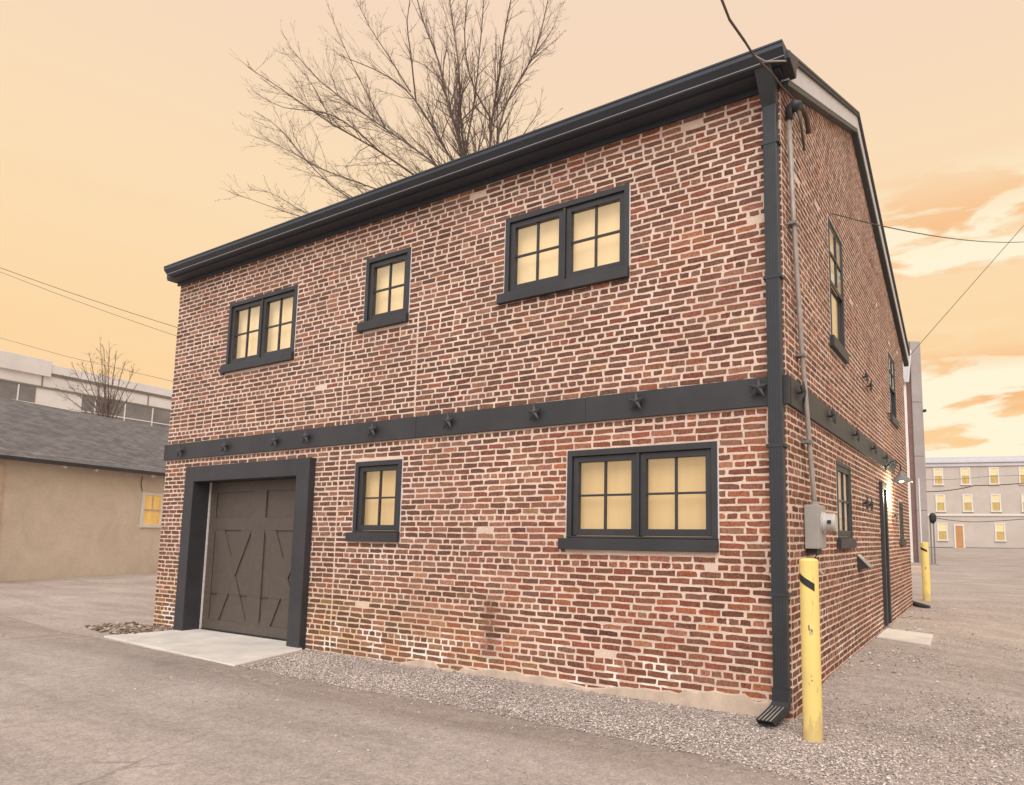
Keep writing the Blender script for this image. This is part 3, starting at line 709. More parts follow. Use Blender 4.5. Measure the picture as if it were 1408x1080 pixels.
# downspouts
def downspout(T, u, n, ztop, shoe, mt):
    k = MB(); w, dpt = .130, .085
    k.box(u-w/2, u+w/2, n, n+dpt, .20, ztop, T=T)
    p = k.build('downspout', mt, B, bevel=.008)
    e = MB()
    for j in range(5):
        uu = u-w/2+w*(j+.5)/5; e.box(uu-.005, uu+.005, n+dpt, n+dpt+.004, .24, ztop, T=T)
    e.build('rib', mt, p)
    for z in (1.05, 2.35, 3.9, 5.2):
        s_ = MB(); s_.box(u-w/2-.02, u+w/2+.02, n-.002, n+dpt+.006, z, z+.028, T=T); s_.build('strap', mt, p)
    e = MB()
    def ring(uu, nc, z, tilt): return [(uu-w/2-.006, nc-dpt/2, z+tilt), (uu+w/2+.006, nc-dpt/2, z+tilt), (uu+w/2+.006, nc+dpt/2+.006, z-tilt), (uu-w/2-.006, nc+dpt/2+.006, z-tilt)]
    rs = [ring(u, n+dpt/2, .27, 0), ring(u, n+dpt/2, .17, .0), ring(u-shoe*.2, n+dpt/2+.045, .105, -.03), ring(u-shoe, n+.34, -.0+.045, -.03)]
    for a, c in zip(rs, rs[1:]):
        for i in range(4):
            j = (i+1) % 4; e.poly([T(*a[i]), T(*a[j]), T(*c[j]), T(*c[i])])
    last = rs[-1]; inn = [(u-shoe+(p_[0]-u+shoe)*.86, n+.33+(p_[1]-n-.34)*.86, .05+(p_[2]-.045)*.86) for p_ in last]
    for i in range(4):
        j = (i+1) % 4; e.poly([T(*last[i]), T(*last[j]), T(*inn[j]), T(*inn[i])])
    el = e.build('elbow', mt, p, recalc=False)
    e = MB(); e.poly([T(*q) for q in inn]); e.build('outlet', M['black'], p, recalc=False)
    e = MB()
    for j in range(4):
        uu = -w/2+w*(j+.7)/4.2
        a0, a1 = rs[2], rs[3]; e.tube([T(u-shoe*.2+uu, a0[3][1], a0[3][2]+.002), T(u-shoe+uu, a1[3][1], a1[3][2]+.002)], .005, 5)
    e.build('rib', M['galv'], p)
    return p
downspout(FR, .070, .012, 5.60, .055, M['trim_dark'])
k = MB()
k.hexa([FR(.002, .010, 5.58), FR(.138, .010, 5.58), FR(.138, .100, 5.58), FR(.002, .100, 5.58), FR(-.015, .06, 5.862), FR(.145, .06, 5.862), FR(.145, .275, 5.862), FR(-.015, .275, 5.862)])
k.build('downspout_offset', M['trim_dark'], B, bevel=.006)
k = MB(); k.box(11.51, 11.59, -.12, -.03, .15, 5.9, T=SD)
rdp = k.build('rear_downspout', M['trim_dark'], B)
k = MB(); k.tube([(.04, 10.0, .24), (.10, 10.05, .19), (.20, 10.02, .17), (.47, 9.72, .13)], .055, 8); k.build('elbow', M['trim_dark'], rdp)
# vent hood on the gable wall
k = MB(); k.extr([SD(4.25, 0, 1.31), SD(4.25, .0, 1.11), SD(4.25, .16, 1.135)], (0, .28, 0)); vh = k.build('vent_hood', M['trim'], B)
k = MB(); k.hexa([SD(4.24, 0, 1.312), SD(4.54, 0, 1.312), SD(4.54, .165, 1.137), SD(4.24, .165, 1.137), SD(4.24, 0.004, 1.322), SD(4.54, .004, 1.322), SD(4.54, .172, 1.146), SD(4.24, .172, 1.146)]); k.build('hood_top', M['steel'], vh)

# ------------------------------------------------------------------ things fixed to the walls
EM = thing('electric_meter', SD(1.2, 0, 1.45), 'grey electric meter box with round glass dial and tall conduit on the gable wall', 'electric meter')
k = MB(); k.box(1.14, 1.47, .008, .155, 1.44, 1.895, T=SD); mbx = k.build('meter_box', M['meter'], EM, bevel=.008)
k = MB(); k.box(1.15, 1.46, .155, .161, 1.45, 1.88, T=SD); k.build('cover_plate', M['meter'], mbx, bevel=.003)
def disc_stack(T, u, z, prof, sides=24):
    k = MB(); 
    for (n0, r0), (n1, r1) in zip(prof, prof[1:]):
        for i in range(sides):
            a, c = 2*math.pi*i/sides, 2*math.pi*(i+1)/sides
            k.poly([T(u+r0*math.cos(a), n0, z+r0*math.sin(a)), T(u+r0*math.cos(c), n0, z+r0*math.sin(c)), T(u+r1*math.cos(c), n1, z+r1*math.sin(c)), T(u+r1*math.cos(a), n1, z+r1*math.sin(a))])
    return k
dl = disc_stack(SD, 1.305, 1.715, [(.155, .112), (.185, .112), (.185, .098), (.20, .095), (.275, .092), (.295, .080), (.30, .0001)]).build('meter_dial', M['dial'], EM, recalc=False)
k = MB(); k.box(1.20, 1.212, .225, .262, 1.70, 1.735, T=SD); k.build('nameplate', M['black'], dl)
k = MB(); k.box(1.19, 1.40, .02, .12, 1.385, 1.44, T=SD); k.build('knockout_box', M['black'], EM)
k = MB(); k.tube([SD(.70, .055, 5.93), SD(.80, .055, 4.86), SD(1.02, .055, 3.5), SD(1.10, .06, 3.1), SD(1.15, .075, 2.6), SD(1.27, .085, 1.97), SD(1.28, .085, 1.90)], .024, 10); cdt = k.build('conduit', M['galv'], EM, smooth=True)
for (u, z, n) in ((.805, 4.8, .055), (1.035, 3.45, .055), (1.16, 2.55, .075)):
    k = MB(); k.box(u-.055, u+.055, .004, n+.033, z-.014, z+.014, T=SD); k.build('conduit_clamp', M['steel'], cdt)
k = MB(); k.tube([SD(1.28, .085, 1.93), SD(1.28, .085, 1.89)], .045, 10); k.build('conduit_hub', M['galv'], cdt)
k = MB(); k.tube([SD(.70, .055, 5.90), SD(.69, .07, 6.0), SD(.68, .12, 6.03), SD(.67, .17, 5.98)], [.035, .05, .055, .05], 10); k.build('weather_head', M['trim_dark'], EM, smooth=True)
k = MB()
k.tube([SD(.67, .12, 5.97), SD(.74, .11, 6.10), SD(.98, .10, 6.24), SD(1.22, .10, 6.29), SD(1.36, .10, 6.24), SD(1.42, .10, 6.13)], .027, 8)
k.tube([SD(.67, .16, 5.95), SD(.74, .17, 5.83), SD(.86, .16, 5.72), SD(1.0, .14, 5.70), SD(1.08, .12, 5.80), SD(1.03, .11, 6.0), SD(.96, .10, 6.15), SD(.95, .09, 6.22)], .013, 6)
k.build('drip_loop', M['wire'], EM, smooth=True)
k = MB(); k.tube([SD(1.30, .10, 1.385), SD(1.33, .03, 1.30), SD(1.36, .018, .9), SD(1.36, .018, .02)], .006, 6); k.build('ground_wire', M['wire'], EM)
k = MB(); k.tube([SD(1.40, .02, 1.20), SD(1.40, .10, 1.20), SD(1.40, .13, 1.17)], .014, 8); k.build('sensor_pipe', M['galv'], EM)

# gooseneck barn lamp above the side door
LP = thing('barn_lamp', SD(7.35, 0, 2.72), 'lit gooseneck barn lamp with a flat shade above the side door', 'wall lamp')
lu, ln, lz = 7.35, .30, 2.60
k = disc_stack(SD, 7.35, 2.86, [(.034, .055), (.05, .055), (.055, .0001)], 14); k.build('wall_plate', M['trim_dark'], LP, recalc=False)
k = MB(); k.tube([SD(lu, .05, 2.86), SD(lu, .13, 2.96), SD(lu, .22, 2.98), SD(lu, .29, 2.90), SD(lu, ln, 2.76)], .013, 8); k.build('gooseneck_arm', M['trim_dark'], LP, smooth=True)
k = MB(); 
def lathe(k, c, prof, sides=24):
    for (z0, r0), (z1, r1) in zip(prof, prof[1:]):
        for i in range(sides):
            a, b_ = 2*math.pi*i/sides, 2*math.pi*(i+1)/sides
            k.poly([(c[0]+r0*math.cos(a), c[1]+r0*math.sin(a), c[2]+z0), (c[0]+r0*math.cos(b_), c[1]+r0*math.sin(b_), c[2]+z0), (c[0]+r1*math.cos(b_), c[1]+r1*math.sin(b_), c[2]+z1), (c[0]+r1*math.cos(a), c[1]+r1*math.sin(a), c[2]+z1)])
LC = SD(lu, ln, lz)
lathe(k, LC, [(.17, .001), (.17, .035), (.10, .06), (.055, .11), (.0, .17), (-.012, .17), (-.008, .165), (.05, .12), (.09, .05), (.09, .001)]); k.build('lamp_shade', M['steel'], LP, recalc=False)
me, t, b = mat('lamp_glow'); b.inputs['Emission Color'].default_value = (1, .88, .62, 1); b.inputs['Emission Strength'].default_value = 14
k = MB(); lathe(k, LC, [(.07, .001), (.06, .045), (.02, .055), (-.01, .03), (-.02, .001)], 14); k.build('lamp_bulb', me, LP, recalc=False)
pl = bpy.data.lights.new('lamp_light', 'POINT'); pl.energy = 60; pl.color = (1, .86, .58); pl.shadow_soft_size = .06
po = bpy.data.objects.new('lamp_light', pl); COL.objects.link(po); po.parent = LP; po.location = Vector((LC[0]-.08, LC[1]+.62, LC[2]-.20))-LP.location

# ------------------------------------------------------------------ bollards
def bollard(loc, r_, h, label, tip):
    b_ = thing('bollard', loc, label, 'bollard', 'yellow steel bollards along the gable wall')
    x, y, z = loc; k = MB(); S_ = 28
    prof = [(-.05, r_), (h-.012, r_), (h, r_-.012), (h+.006, r_*.5), (h+.008, .001)]
    lathe(k, loc, prof, S_); k.build('post', M['yellow'], b_, recalc=False, smooth=False)
    # black slanted mark near the top, worn scuffs lower down
    k = MB()
    def patch(a0, a1, z0, z1, sl, seg=8, e=.0025):
        for i in range(seg):
            p, q = a0+(a1-a0)*i/seg, a0+(a1-a0)*(i+1)/seg
            zz = lambda a_: sl*(a_-a0)/(a1-a0)
            k.poly([(x+(r_+e)*math.cos(a_), y+(r_+e)*math.sin(a_), z+h_+zz(a_)) for a_, h_ in ((p, z0), (q, z0), (q, z1), (p, z1))])
    f = math.atan2(CAM.y-y, CAM.x-x)
    patch(f-1.3+tip, f+.55+tip, h-.165, h-.105, -.085, 14)
    k.build('reflective_mark', M['black'], b_, recalc=False)
    k = MB(); rg = random.Random(int(x*100)); 
    for i in range(9):
        a_ = f+rg.uniform(-.25, .2); zz = rg.uniform(.78, .86); patch(a_, a_+rg.uniform(.05, .16), zz, zz+rg.uniform(.006, .03), rg.uniform(-.01, .01), 2, .0015)
    for i in range(4):
        a_ = f+rg.uniform(-.3, .1); zz = rg.uniform(.42, .5); patch(a_, a_+rg.uniform(.05, .2), zz, zz+.006, 0, 2, .0015)
    k.build('paint_chip', M['steel'], b_, recalc=False)
    return b_
bollard((.415, -.455, 0), .073, 1.385, 'near tall yellow bollard with black slanted mark by the brick corner and downspout', 0.0)
bollard((.18, 13.1, 0), .095, 1.47, 'far yellow bollard beyond the rear corner of the brick building, beside a black downspout elbow', 0.0)

# ------------------------------------------------------------------ shed on the left
sA, sB = Vector((-24.24, 2.35, 0)), Vector((-26.02, 7.70, 0)); sd_ = (sB-sA).normalized(); sn = Vector((sd_.y, -sd_.x, 0))
if sn.x < 0: sn = -sn
SHO = sA
def ST(u, n, z): p = sA+sd_*u+sn*n; return (p.x, p.y, z)
SH = thing('tan_shed', sA, 'low tan stucco shed with grey shingle roof at the left edge', 'building')
ms, t, b = mat('tan_stucco'); gg = nn(t, 'ShaderNodeTexCoord')
n1_ = nn(t, 'ShaderNodeTexNoise', Scale=0.9, Detail=7.0, Roughness=.65, Distortion=.5); t.links.new(gg.outputs['Object'], n1_.inputs['Vector'])
r_ = ramp(t, [(.28, (.53, .445, .36)), (.5, (.62, .53, .435)), (.75, (.68, .59, .495))]); t.links.new(n1_.outputs[0], r_.inputs[0])
n2_ = nn(t, 'ShaderNodeTexNoise', Scale=14.0, Detail=5.0); t.links.new(gg.outputs['Object'], n2_.inputs['Vector']); r2_ = ramp(t, [(.3, .95), (.7, 1.05)]); t.links.new(n2_.outputs[0], r2_.inputs[0])
t.links.new(mix(t, 1.0, r_.outputs[0], r2_.outputs[0], 'MULTIPLY'), b.inputs['Base Color']); b.inputs['Roughness'].default_value = .9
L0, L1 = -6.0, 13.0; EZ = 3.86
k = MB(); k.box(L0, L1, -7, 0, -.2, EZ+.15, T=ST); k.build('wall', ms, SH)
k = MB(); k.box(-1.0, -.05, .0, .06, 0, EZ-.05, T=ST); k.build('corner_pilaster', M['foundation'], SH, bevel=.01)
def shingle_mat():
    m, t, b = mat('grey_shingle'); gg = nn(t, 'ShaderNodeTexCoord')
    br = nn(t, 'ShaderNodeTexBrick', Scale=1.0); br.inputs['Color1'].default_value = (.122, .114, .117, 1); br.inputs['Color2'].default_value = (.182, .172, .175, 1); br.inputs['Mortar'].default_value = (.075, .068, .072, 1)
    br.inputs['Mortar Size'].default_value = .012; br.inputs['Brick Width'].default_value = .42; br.inputs['Row Height'].default_value = .17; br.inputs['Bias'].default_value = -.1
    t.links.new(gg.outputs['UV'], br.inputs['Vector']); n = nn(t, 'ShaderNodeTexNoise', Scale=3.0, Detail=6.0); t.links.new(gg.outputs['Object'], n.inputs['Vector'])
    r = ramp(t, [(.3, .8), (.7, 1.2)]); t.links.new(n.outputs[0], r.inputs[0]); t.links.new(mix(t, 1.0, br.outputs[0], r.outputs[0], 'MULTIPLY'), b.inputs['Base Color']); b.inputs['Roughness'].default_value = .9
    return m
k = MB(); RUN, RISE = 4.6, 2.55
k.poly([ST(L0-.3, .42, EZ-.08), ST(L1+.3, .42, EZ-.08), ST(L1+.3, -RUN, EZ+RISE), ST(L0-.3, -RUN, EZ+RISE)])
k.poly([ST(L0-.3, -RUN, EZ+RISE), ST(L1+.3, -RUN, EZ+RISE), ST(L1+.3, -2*RUN-.4, EZ-.08), ST(L0-.3, -2*RUN-.4, EZ-.08)])
k.extr([ST(L0-.3, .42, EZ-.085), ST(L0-.3, .42, EZ-.12), ST(L1+.3, .42, EZ-.12), ST(L1+.3, .42, EZ-.085)], sn*-.5)
so = k.build('roof', shingle_mat(), SH, recalc=False)
uv = so.data.uv_layers.new(name='UVMap'); sl = math.hypot(RUN+.42, RISE+.08)
for p in so.data.polygons:
    if len(p.vertices) == 4 and p.index < 2:
        for li, c in zip(p.loop_indices, ((0, 0), (L1-L0+.6, 0), (L1-L0+.6, sl), (0, sl))): uv.data[li].uv = c
k = MB(); k.box(L0-.3, L1+.3, .42, .47, EZ-.20, EZ-.075, T=ST); k.build('eave_board', M['trim'], SH)
for u in (1.5, 2.6, 4.85, 5.75):
    k = MB(); k.box(u-.05, u+.05, .30, .40, EZ-.27, EZ-.20, T=ST); k.build('rafter_tail', M['white'], SH)
wu0, wu1, wz0, wz1 = 4.80, 5.75, 1.70, 3.02
k = MB()
for bx in ((wu0, wu0+.10, wz0, wz1), (wu1-.10, wu1, wz0, wz1), (wu0+.10, wu1-.10, wz1-.10, wz1-.001), (wu0+.10, wu1-.10, wz0+.001, wz0+.12)): k.box(bx[0], bx[1], .002, .06, bx[2], bx[3], T=ST)
sw = k.build('window', M['white'], SH, bevel=.006)
k = MB(); zm = (wz0+wz1)/2
k.box(wu0+.10, wu1-.10, .004, .045, zm-.035, zm+.035, T=ST); k.box((wu0+wu1)/2-.02, (wu0+wu1)/2+.02, .004, .035, zm+.035, wz1-.10, T=ST); k.build('sash', M['foundation'], sw)
mo = blind_mat('glowing_shed_window', (.52, .30, .08), (.66, .42, .15), .5)
k = MB(); k.box(wu0+.10, wu1-.10, .003, .012, wz0+.12, zm-.035, T=ST); k.box(wu0+.10, wu1-.10, .003, .012, zm+.035, wz1-.10, T=ST); k.build('pane', mo, sw)
k = MB(); k.tube([ST(4.75, .02, 3.6), ST(4.70, .02, 3.35), ST(4.78, .02, 3.05)], .012, 5); k.build('cable', M['wire'], SH)

# ------------------------------------------------------------------ pale industrial building far left
wA = at(0, 727, 60); wA.z = 0; wd = Vector((-.132, .991, 0)).normalized(); wn = Vector((wd.y, -wd.x, 0))
def WT(u, n, z): p = wA+wd*u+wn*n; return (p.x, p.y, z)
WB = thing('white_industrial_building', wA, 'long white flat-roofed industrial building with window bands behind the shed', 'building')
mw = plain('white_panel', (.74, .71, .70), .7, .08, .4)
k = MB(); k.box(-40, 75, -18, 0, -.2, 17.2, T=WT); wl = k.build('wall', mw, WB)
k = MB(); k.box(-40, 2.6, -.4, .3, 16.2, 17.75, T=WT); k.box(2.6, 75, -.4, .22, 16.6, 17.45, T=WT); k.build('parapet', mw, WB, bevel=.03)
k = MB()
for z in (15.05, 16.35): k.box(-40, 75, .02, .12, z, z+.16, T=WT)
for u in range(-38, 75, 5): k.box(u, u+.10, .015, .05, 15.2, 16.35, T=WT)
k.build('panel_joint', M['steel'], WB)
mwg = plain('far_window_band', (.20, .19, .195), .25, .25, .5)
for a, c in ((-30, 1.6), (5.6, 20.5), (22.8, 50)):
    k = MB(); k.box(a, c, .005, .06, 11.6, 15.0, T=WT); wi = k.build('window', mwg, WB)
    k = MB(); u = a+1.2
    while u < c: k.box(u-.05, u+.05, .06, .13, 11.6, 15.0, T=WT); u += 2.9
    k.box(a, c, .06, .12, 13.4, 13.5, T=WT); k.build('glazing_bar', mw, wi)
k = MB(); k.box(27.0, 33.5, -9, -3.2, 17.2, 19.1, T=WT); k.box(34.0, 41, -9, -3, 17.2, 18.7, T=WT); k.build('roof_plant', M['steel'], WB)

# ------------------------------------------------------------------ three-storey block on the right
p0 = at(1276, 740, 76); p1 = at(1408, 742, 73.5); p0.z = p1.z = 0
rd = (p1-p0).normalized(); rn = Vector((rd.y, -rd.x, 0)); gz0 = .50
def RT(u, n, z): p = p0+rd*u+rn*n; return (p.x, p.y, z+gz0)
AP = thing('apartment_building', (p0.x, p0.y, gz0), 'three-storey beige block with white sash windows and an orange-brown door', 'building')
mb_ = plain('beige_render', (.53, .46, .40), .85, .07, .5)
k = MB(); k.box(-8, 40, -14, 0, -1.0, 10.4, T=RT); k.build('wall', mb_, AP)
k = MB(); k.box(-8.2, 40.2, -14.2, .35, 9.75, 10.05, T=RT); k.box(-8.2, 40.2, -14.2, .22, 10.05, 10.42, T=RT); k.box(-8.2, 40.2, .0, .16, 9.35, 9.75, T=RT); k.build('cornice', plain('pale_cornice', (.60, .58, .60), .6, .05, 1.0), AP, bevel=.02)
k = MB(); k.box(-8, 2.55, .0, .05, -.6, .18, T=RT); k.box(3.85, 40, .0, .05, -.6, .18, T=RT); k.build('plinth', M['trim'], AP)
k = MB(); k.box(-8, 40, .0, .12, 3.72, 3.92, T=RT); k.build('string_course', M['white'], AP)
def sashwin(u, z, w=1.02, h=1.85):
    f = MB(); e = .13
    f.box(u, u+e, 0, .09, z, z+h, T=RT); f.box(u+w-e, u+w, 0, .09, z, z+h, T=RT); f.box(u+e, u+w-e, 0, .09, z+h-e*.8, z+h-.002, T=RT); f.box(u-.06, u+w+.06, 0, .16, z-.14, z, T=RT)
    wi = f.build('window', M['white'], AP)
    q = MB(); q.box(u+e, u+w-e, .004, .02, z+h*.5, z+h-e*.8, T=RT); q.build('pane', M['blind_far'], wi)
    q = MB(); q.box(u+e, u+w-e, .004, .018, z, z+h*.5-.002, T=RT); q.build('pane', M['blind_far_low'], wi)
    q = MB(); q.box(u+e, u+w-e, .02, .06, z+h*.5, z+h*.5+.07, T=RT); q.box(u+w/2-.02, u+w/2+.02, .02, .04, z+h*.5+.07, z+h-e*.8, T=RT)
    q.box(u+e, u+w-e, .02, .038, z+h*.72, z+h*.72+.035, T=RT); q.build('muntin', M['white'], wi)
for u in (.85, 3.65, 6.55, 9.55, 12.5, 15.4): sashwin(u, 7.35)
for u in (.95, 3.75, 6.6, 9.65, 12.5, 15.4): sashwin(u, 4.3)
for u in (1.0, 6.85, 12.6, 15.4): sashwin(u, 1.02, 1.05, 1.9)
k = MB(); k.box(2.72, 2.86, 0, .10, 0, 2.75, T=RT); k.box(3.62, 3.76, 0, .10, 0, 2.75, T=RT); k.box(2.86, 3.62, 0, .10, 2.60, 2.749, T=RT); dfr = k.build('door_frame', M['white'], AP)
k = MB(); k.box(2.86, 3.62, .0, .05, .0, 2.60, T=RT); k.build('door', plain('orange_door', (.52, .25, .09), .5, .08, 2), AP)

# ------------------------------------------------------------------ tall building with concrete pilaster behind the rear corner
t0 = at(1250, 740, 40); t1 = at(1276.5, 740, 40.0); t0.z = t1.z = 0
td = (t1-t0).normalized(); tn = Vector((td.y, -td.x, 0)); TW = (t1-t0).length
def TT(u, n, z): p = t0+td*u+tn*n; return (p.x, p.y, z)
TB = thing('tall_brick_building', t0, 'tall dull-red brick building with a grey concrete panel pier at its corner', 'building')
mr_ = plain('dull_red_brick', (.215, .125, .11), .9, .15, 3.0)
k = MB(); k.box(-7, TW*.62, -16, -.06, -.2, 13.4, T=TT); k.build('wall', mr_, TB)
mp_ = plain('concrete_panel', (.36, .315, .295), .85, .12, .8)
zj = [.0, 3.25, 6.55, 9.9, 13.75]
for z0, z1 in zip(zj, zj[1:]):
    k = MB(); k.box(TW*.44, TW+.0, -16, .06, z0+.03, z1, T=TT); k.build('concrete_panel', mp_, TB, bevel=.015)
k = MB(); k.box(TW*.46, TW-.02, -15.9, .03, 0, 13.6, T=TT); k.build('panel_joint', M['steel'], TB)
k = MB(); k.box(-.3, TW*.40, -.05, .02, 13.2, 13.8, T=TT); k.build('roof_flashing', M['meter'], TB)
k = MB(); k.box(-.3, TW*.43, -.05, .08, 12.6, 12.75, T=TT); k.build('ledge', M['meter'], TB)
k = MB(); k.box(-.06, .16, -.04, .10, .0, 11.2, T=TT); wdn = k.build('white_downspout', M['white'], TB)
k = MB(); k.extr([TT(-.45, .0, 13.1), TT(.42, .0, 13.1), TT(.17, .0, 11.1), TT(-.05, .0, 11.1)], tn*.35); k.build('hopper', M['frieze'], TB)
k = MB(); k.tube([TT(.42, .36, 13.1), TT(.17, .36, 11.1)], .045, 6); k.build('hopper_edge', M['white'], TB)
k = MB(); k.box(TW*.56, TW*.62, .0, .12, .8, 5.2, T=TT); k.build('white_pipe', M['white'], TB)
k = MB(); k.tube([TT(TW+.0, .1, 9.35), TT(TW+.14, .1, 9.4)], .09, 8); k.build('security_camera', M['black'], TB)

PP = thing('vent_pipe', tuple(at(1283, 770, 38).xy)+(.2,), 'dark twin vent pipe with a round black cap beside the concrete pier', 'vent pipe')
pb = PP.location.copy()
k = MB()
for dx in (-.06, .10): k.tube([(pb.x+dx, pb.y, 0), (pb.x+dx, pb.y, 2.6)], .045, 8)
k.build('pipe', M['steel'], PP)
k = MB(); lathe(k, (pb.x+.08, pb.y, 2.55), [(-.1, .06), (.0, .14), (.1, .19), (.34, .19), (.46, .13), (.52, .02)], 12); k.build('cap', M['black'], PP, recalc=False)
k = MB(); k.box(pb.x-.22, pb.x+.28, pb.y-.2, pb.y+.2, -.1, .16); k.build('base', M['steel'], PP)
kb = Vector(at(1264, 781, 30)); k = MB(); k.box(kb.x-.42, kb.x+.22, kb.y-.2, kb.y+.2, -.1, .33)
tag(k.build('concrete_block', M['foundation'], bevel=.03), 'low tan concrete block on the lot behind the far yellow bollard', 'concrete block')

# ------------------------------------------------------------------ trees
def tree(name, root_pts, limbs, base_r, label, seed, step, twig, spread, cat='tree', depth_dir=None, minr=.006, density=1.0, levels=3, lmax=4.2):
    rg = random.Random(seed); T_ = thing(name, tuple(root_pts[0]), label, cat)
    tr = MB(); n = len(root_pts); tr.tube(root_pts, [base_r*(1-.45*i/(n-1)) for i in range(n)], 10); tr.build('trunk', M['bark'], T_, smooth=True)
    cr = MB()
    def rv(s=1.0): return Vector((rg.gauss(0, s), rg.gauss(0, s), rg.gauss(0, s)))
    def shoot(p, d, L, r0, lev):
        k_ = max(3, int(L/step)); pts = [p]; rs = [r0]; d = d.normalized()
        for i in range(k_):
            d = (d+rv(.11)+Vector((0, 0, .05))).normalized(); p = p+d*(L/k_); pts.append(p); rs.append(max(minr*.6, r0*(1-(i+1)/k_*.85)))
        cr.tube(pts, rs, 5 if r0 > .02 else 3, cap=False)
        if lev > 0:
            m_ = max(2, int(L/twig*density))
            for i in range(m_):
                t_ = rg.uniform(.15, .95)*k_; ii = min(k_-1, int(t_)); q = pts[ii].lerp(pts[ii+1], t_-ii)
                ax = (pts[ii+1]-pts[ii]).normalized(); dd = (ax+rv(spread)).normalized()
                shoot(q, dd, L*rg.uniform(.22, .5)*(1-.35*t_/k_), max(minr, rs[ii]*.55), lev-1)
    for pts, r0, r1 in limbs:
        # refine the limb with small kinks
        P = []
        for a, b_ in zip(pts, pts[1:]):
            k_ = max(2, int((b_-a).length/(step*1.5)))
            for i in range(k_): P.append(a.lerp(b_, i/k_)+(rv(.035*step*2) if P else Vector()))
        P.append(pts[-1]); nP = len(P)
        P = [P[0]]+[(P[i-1]+P[i]*2+P[i+1])/4 for i in range(1, nP-1)]+[P[-1]]
        rs = [r0+(r1-r0)*(i/(nP-1))**.8 for i in range(nP)]
        cr.tube(P, rs, 6, cap=False)
        tot = sum((P[i+1]-P[i]).length for i in range(nP-1)); m_ = int(tot/twig*1.25*density)
        for i in range(m_):
            t_ = (.18+.82*rg.random())*(nP-1); ii = min(nP-2, int(t_)); q = P[ii].lerp(P[ii+1], t_-ii)
            ax = (P[ii+1]-P[ii]).normalized(); dd = (ax+rv(spread)).normalized()
            shoot(q, dd, min(lmax, tot*rg.uniform(.13, .36))*(1.15-.8*t_/(nP-1)), max(minr*1.2, rs[ii]*rg.uniform(.4, .6)), levels-1)
    cr.build('crown', M['bark'], T_, recalc=False)
    return T_
DT = 24.0
fork = at(688, 325, DT)
LIMB = [  # photo tracing of the big limbs, each with its own distance
 ([(688, 325), (639, 218), (617, 147), (603, 85), (586, 44), (566, -30)], (0, 0, .2, .4, .6, 1), .16, .045),
 ([(688, 325), (660, 270), (637, 205), (628, 68), (612, -40)], (0, .3, .7, 1.2, 1.6), .13, .04),
 ([(639, 218), (648, 160), (656, 106), (663, 34), (668, -40)], (0, -.4, -.9, -1.2, -1.6), .08, .03),
 ([(688, 325), (673, 206), (676, 160), (688, 102), (692, 51), (712, -40)], (0, -.5, -.8, -1.0, -1.1, -1.4), .13, .035),
 ([(676, 165), (655, 130), (636, 75), (640, 10), (650, -40)], (-.8, -1.2, -1.8, -2.2, -2.6), .07, .025),
 ([(688, 325), (681, 201), (692, 150), (719, 106), (738, 68), (753, 0), (762, -40)], (0, .4, .8, 1.2, 1.6, 2.0, 2.2), .12, .03),
 ([(730, 84), (752, 66), (778, 41)], (1.5, 1.2, 1.0), .04, .012),
 ([(738, 70), (762, 40), (772, 5)], (1.6, 2.2, 2.6), .04, .012),
 ([(688, 325), (623, 223), (579, 150), (559, 119), (511, 92), (463, 75)], (0, -.6, -1.2, -1.5, -2.0, -2.4), .12, .02),
 ([(572, 140), (565, 68), (556, 30), (570, -30)], (-1.2, -1.6, -1.9, -2.2), .06, .02),
 ([(564, 126), (545, 95), (510, 40), (484, -10)], (-1.4, -.8, -.2, .2), .06, .018),
 ([(688, 325), (606, 232), (542, 186), (490, 150), (439, 112), (395, 62)], (0, .8, 1.6, 2.2, 2.8, 3.2), .11, .02),
 ([(530, 176), (500, 120), (470, 60), (452, 10)], (1.7, 1.4, 1.2, 1.0), .05, .014),
 ([(688, 325), (574, 244), (514, 201), (456, 170), (405, 133), (340, 92)], (0, -1.2, -1.9, -2.4, -2.9, -3.4), .12, .018),
 ([(514, 201), (470, 164), (440, 152), (388, 150), (351, 128)], (-1.9, -2.0, -2.1, -2.3, -2.5), .06, .014),
 ([(456, 170), (430, 118), (392, 72)], (-2.4, -2.2, -2.0), .04, .012),
 ([(688, 325), (615, 285), (521, 262), (439, 232), (388, 201), (355, 190)], (0, .7, 1.5, 2.1, 2.5, 2.8), .10, .014),
 ([(620, 290), (545, 288), (480, 278), (432, 235), (388, 181), (350, 153)], (.6, -.4, -.9, -1.4, -1.8, -2.1), .08, .014),
 ([(640, 330), (530, 325), (422, 302), (371, 286), (320, 267)], (0, -.4, -1.0, -1.4, -1.7), .08, .012),
 ([(470, 310), (410, 290), (372, 262), (340, 262)], (-.8, -.2, .2, .4), .04, .01),
 ([(688, 325), (700, 240), (722, 184), (756, 165)], (0, -.8, -1.4, -1.8), .05, .012),
 ([(700, 240), (712, 190), (740, 160), (745, 130)], (-.8, -1.4, -1.8, -2.0), .04, .01),
]
limbs = []
for px_, dz, r0, r1 in LIMB: limbs.append(([at(x, y, DT+d_) for (x, y), d_ in zip(px_, dz)], r0*.52, r1*.42))
fb = Vector((fork.x, fork.y, 0))
tree('bare_tree', [fb, fb.lerp(fork, .35)+Vector((.12, .05, 0)), fb.lerp(fork, .7)+Vector((-.08, .05, 0)), fork], limbs, .38,
     'large bare spreading tree rising behind the brick building roof', 5, .38, .50, .36, minr=.0046, levels=3, density=1.75)
D2 = 46.0; r2 = at(146, 600, D2); rb = Vector((r2.x, r2.y, 0)); L2 = []
rg = random.Random(9)
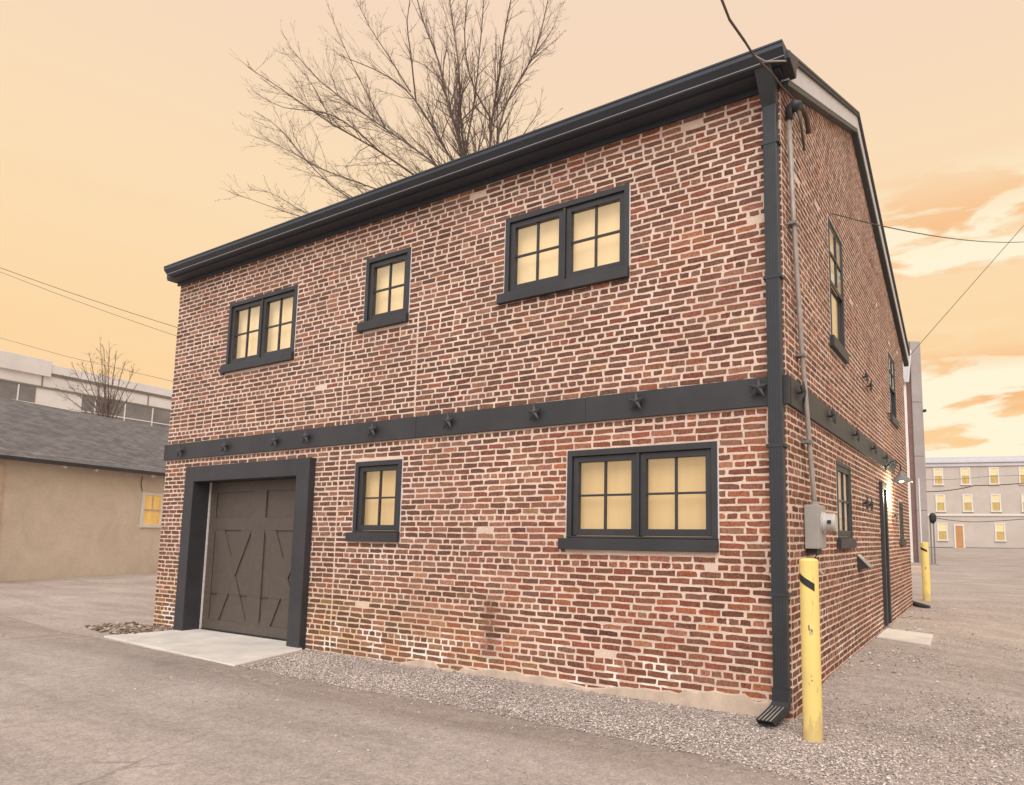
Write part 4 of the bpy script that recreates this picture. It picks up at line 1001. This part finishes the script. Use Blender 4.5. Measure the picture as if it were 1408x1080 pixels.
for ex, ey, d_ in ((88, 520, 0), (98, 500, 1), (112, 497, -1), (122, 485, 1), (138, 472, 0), (143, 480, -1.2), (160, 482, .8), (172, 498, -.5), (184, 508, .6), (190, 527, 0), (150, 476, 1.6), (80, 535, .8)):
    a_ = at(146, 600, D2); e_ = at(ex, ey, D2+d_); m1 = a_.lerp(e_, .35)+Vector((0, 0, -.15)); m1.x = a_.x+(e_.x-a_.x)*.30; m1.z = a_.z+(e_.z-a_.z)*.42
    L2.append(([a_, m1, a_.lerp(e_, .72)+Vector((0, 0, .1)), e_], .055, .012))
tree('bare_shrub_tree', [rb, rb.lerp(r2, .5), r2], L2, .17, 'small bare multi-stemmed tree behind the grey shed roof', 12, .3, .55, .50, minr=.009, levels=3, density=1.3)

# ------------------------------------------------------------------ overhead wires
def wire(name, pts, r_, label, group=None, sag=0.0, seg=18, mt='wire'):
    P = []
    for a, b_ in zip(pts, pts[1:]):
        for i in range(seg): t_ = i/seg; p = Vector(a).lerp(Vector(b_), t_); p.z -= sag*4*t_*(1-t_); P.append(p)
    P.append(Vector(pts[-1])); k = MB(); k.tube(P, r_, 6); o_ = k.build(name, M[mt], origin=P[0], smooth=True)
    return tag(o_, label, 'wire', group)
hd = Vector(SD(.95, .09, 6.22))
wire('service_cable', [(-2.5, -15, 10.5), at(940, -160, 3.6), at(975, -45, 4.2), at(1003, 27, 5.1), at(1024, 57, 5.7), at(1036, 76, 5.8), at(1062, 102, 5.9), at(1077, 122, 6.2), hd], .011, 'twisted service cable coming down from the sky to the gutter corner', seg=8)
wire('service_cable', [at(1036, 76, 5.8), at(1052, 85, 5.85), at(1078, 84, 6.0), at(1089, 86, 6.4), at(1091, 106, 6.75), at(1092, 128, 6.8)], .008, 'pale tensioned support wire with turnbuckle hung from the gutter corner', seg=8, mt='galv')
k = MB(); k.tube([at(1091, 100, 6.72), at(1092, 112, 6.74)], .022, 8); k.build('turnbuckle', M['steel'], bpy.data.objects['service_cable.001'])
wire('overhead_wire', [SD(2.86, .06, 5.82), at(1408, 333, 13.0), at(1560, 315, 13.0)], .007, 'thin wire sagging from the upper gable window out to the right', sag=.12)
wire('overhead_wire', [at(1250, 490, 18.5), at(1408, 310, 18.5), at(1480, 225, 18.5)], .009, 'straight wire rising steeply to the right from the rear eave')
wire('overhead_wire', [at(-60, 346, 34), at(245, 451, 34), at(420, 500, 34)], .015, 'upper of the two parallel wires left of the brick building', 'parallel wires over the shed', sag=.1)
wire('overhead_wire', [at(-60, 350, 32), at(245, 463, 32), at(420, 520, 32)], .011, 'lower of the two parallel wires left of the brick building', 'parallel wires over the shed', sag=.1)
wire('overhead_wire', [at(-60, 448, 60), at(90, 490, 60), at(260, 530, 60)], .018, 'faint distant wire above the white industrial building')
wire('overhead_wire', [at(1262, 676, 62), at(1340, 668, 62), at(1480, 655, 62)], .05, 'thick dark cable crossing the beige block under its top windows', sag=.2)
wire('overhead_wire', [at(1272, 660, 60), at(1360, 655, 60), at(1480, 648, 60)], .018, 'thin dark cable crossing the top windows of the beige block', sag=.1)
wire('overhead_wire', [at(1284, 712, 60), at(1345, 718, 60), at(1480, 706, 60)], .035, 'dark cable sagging across the beige block above its door', sag=.1)
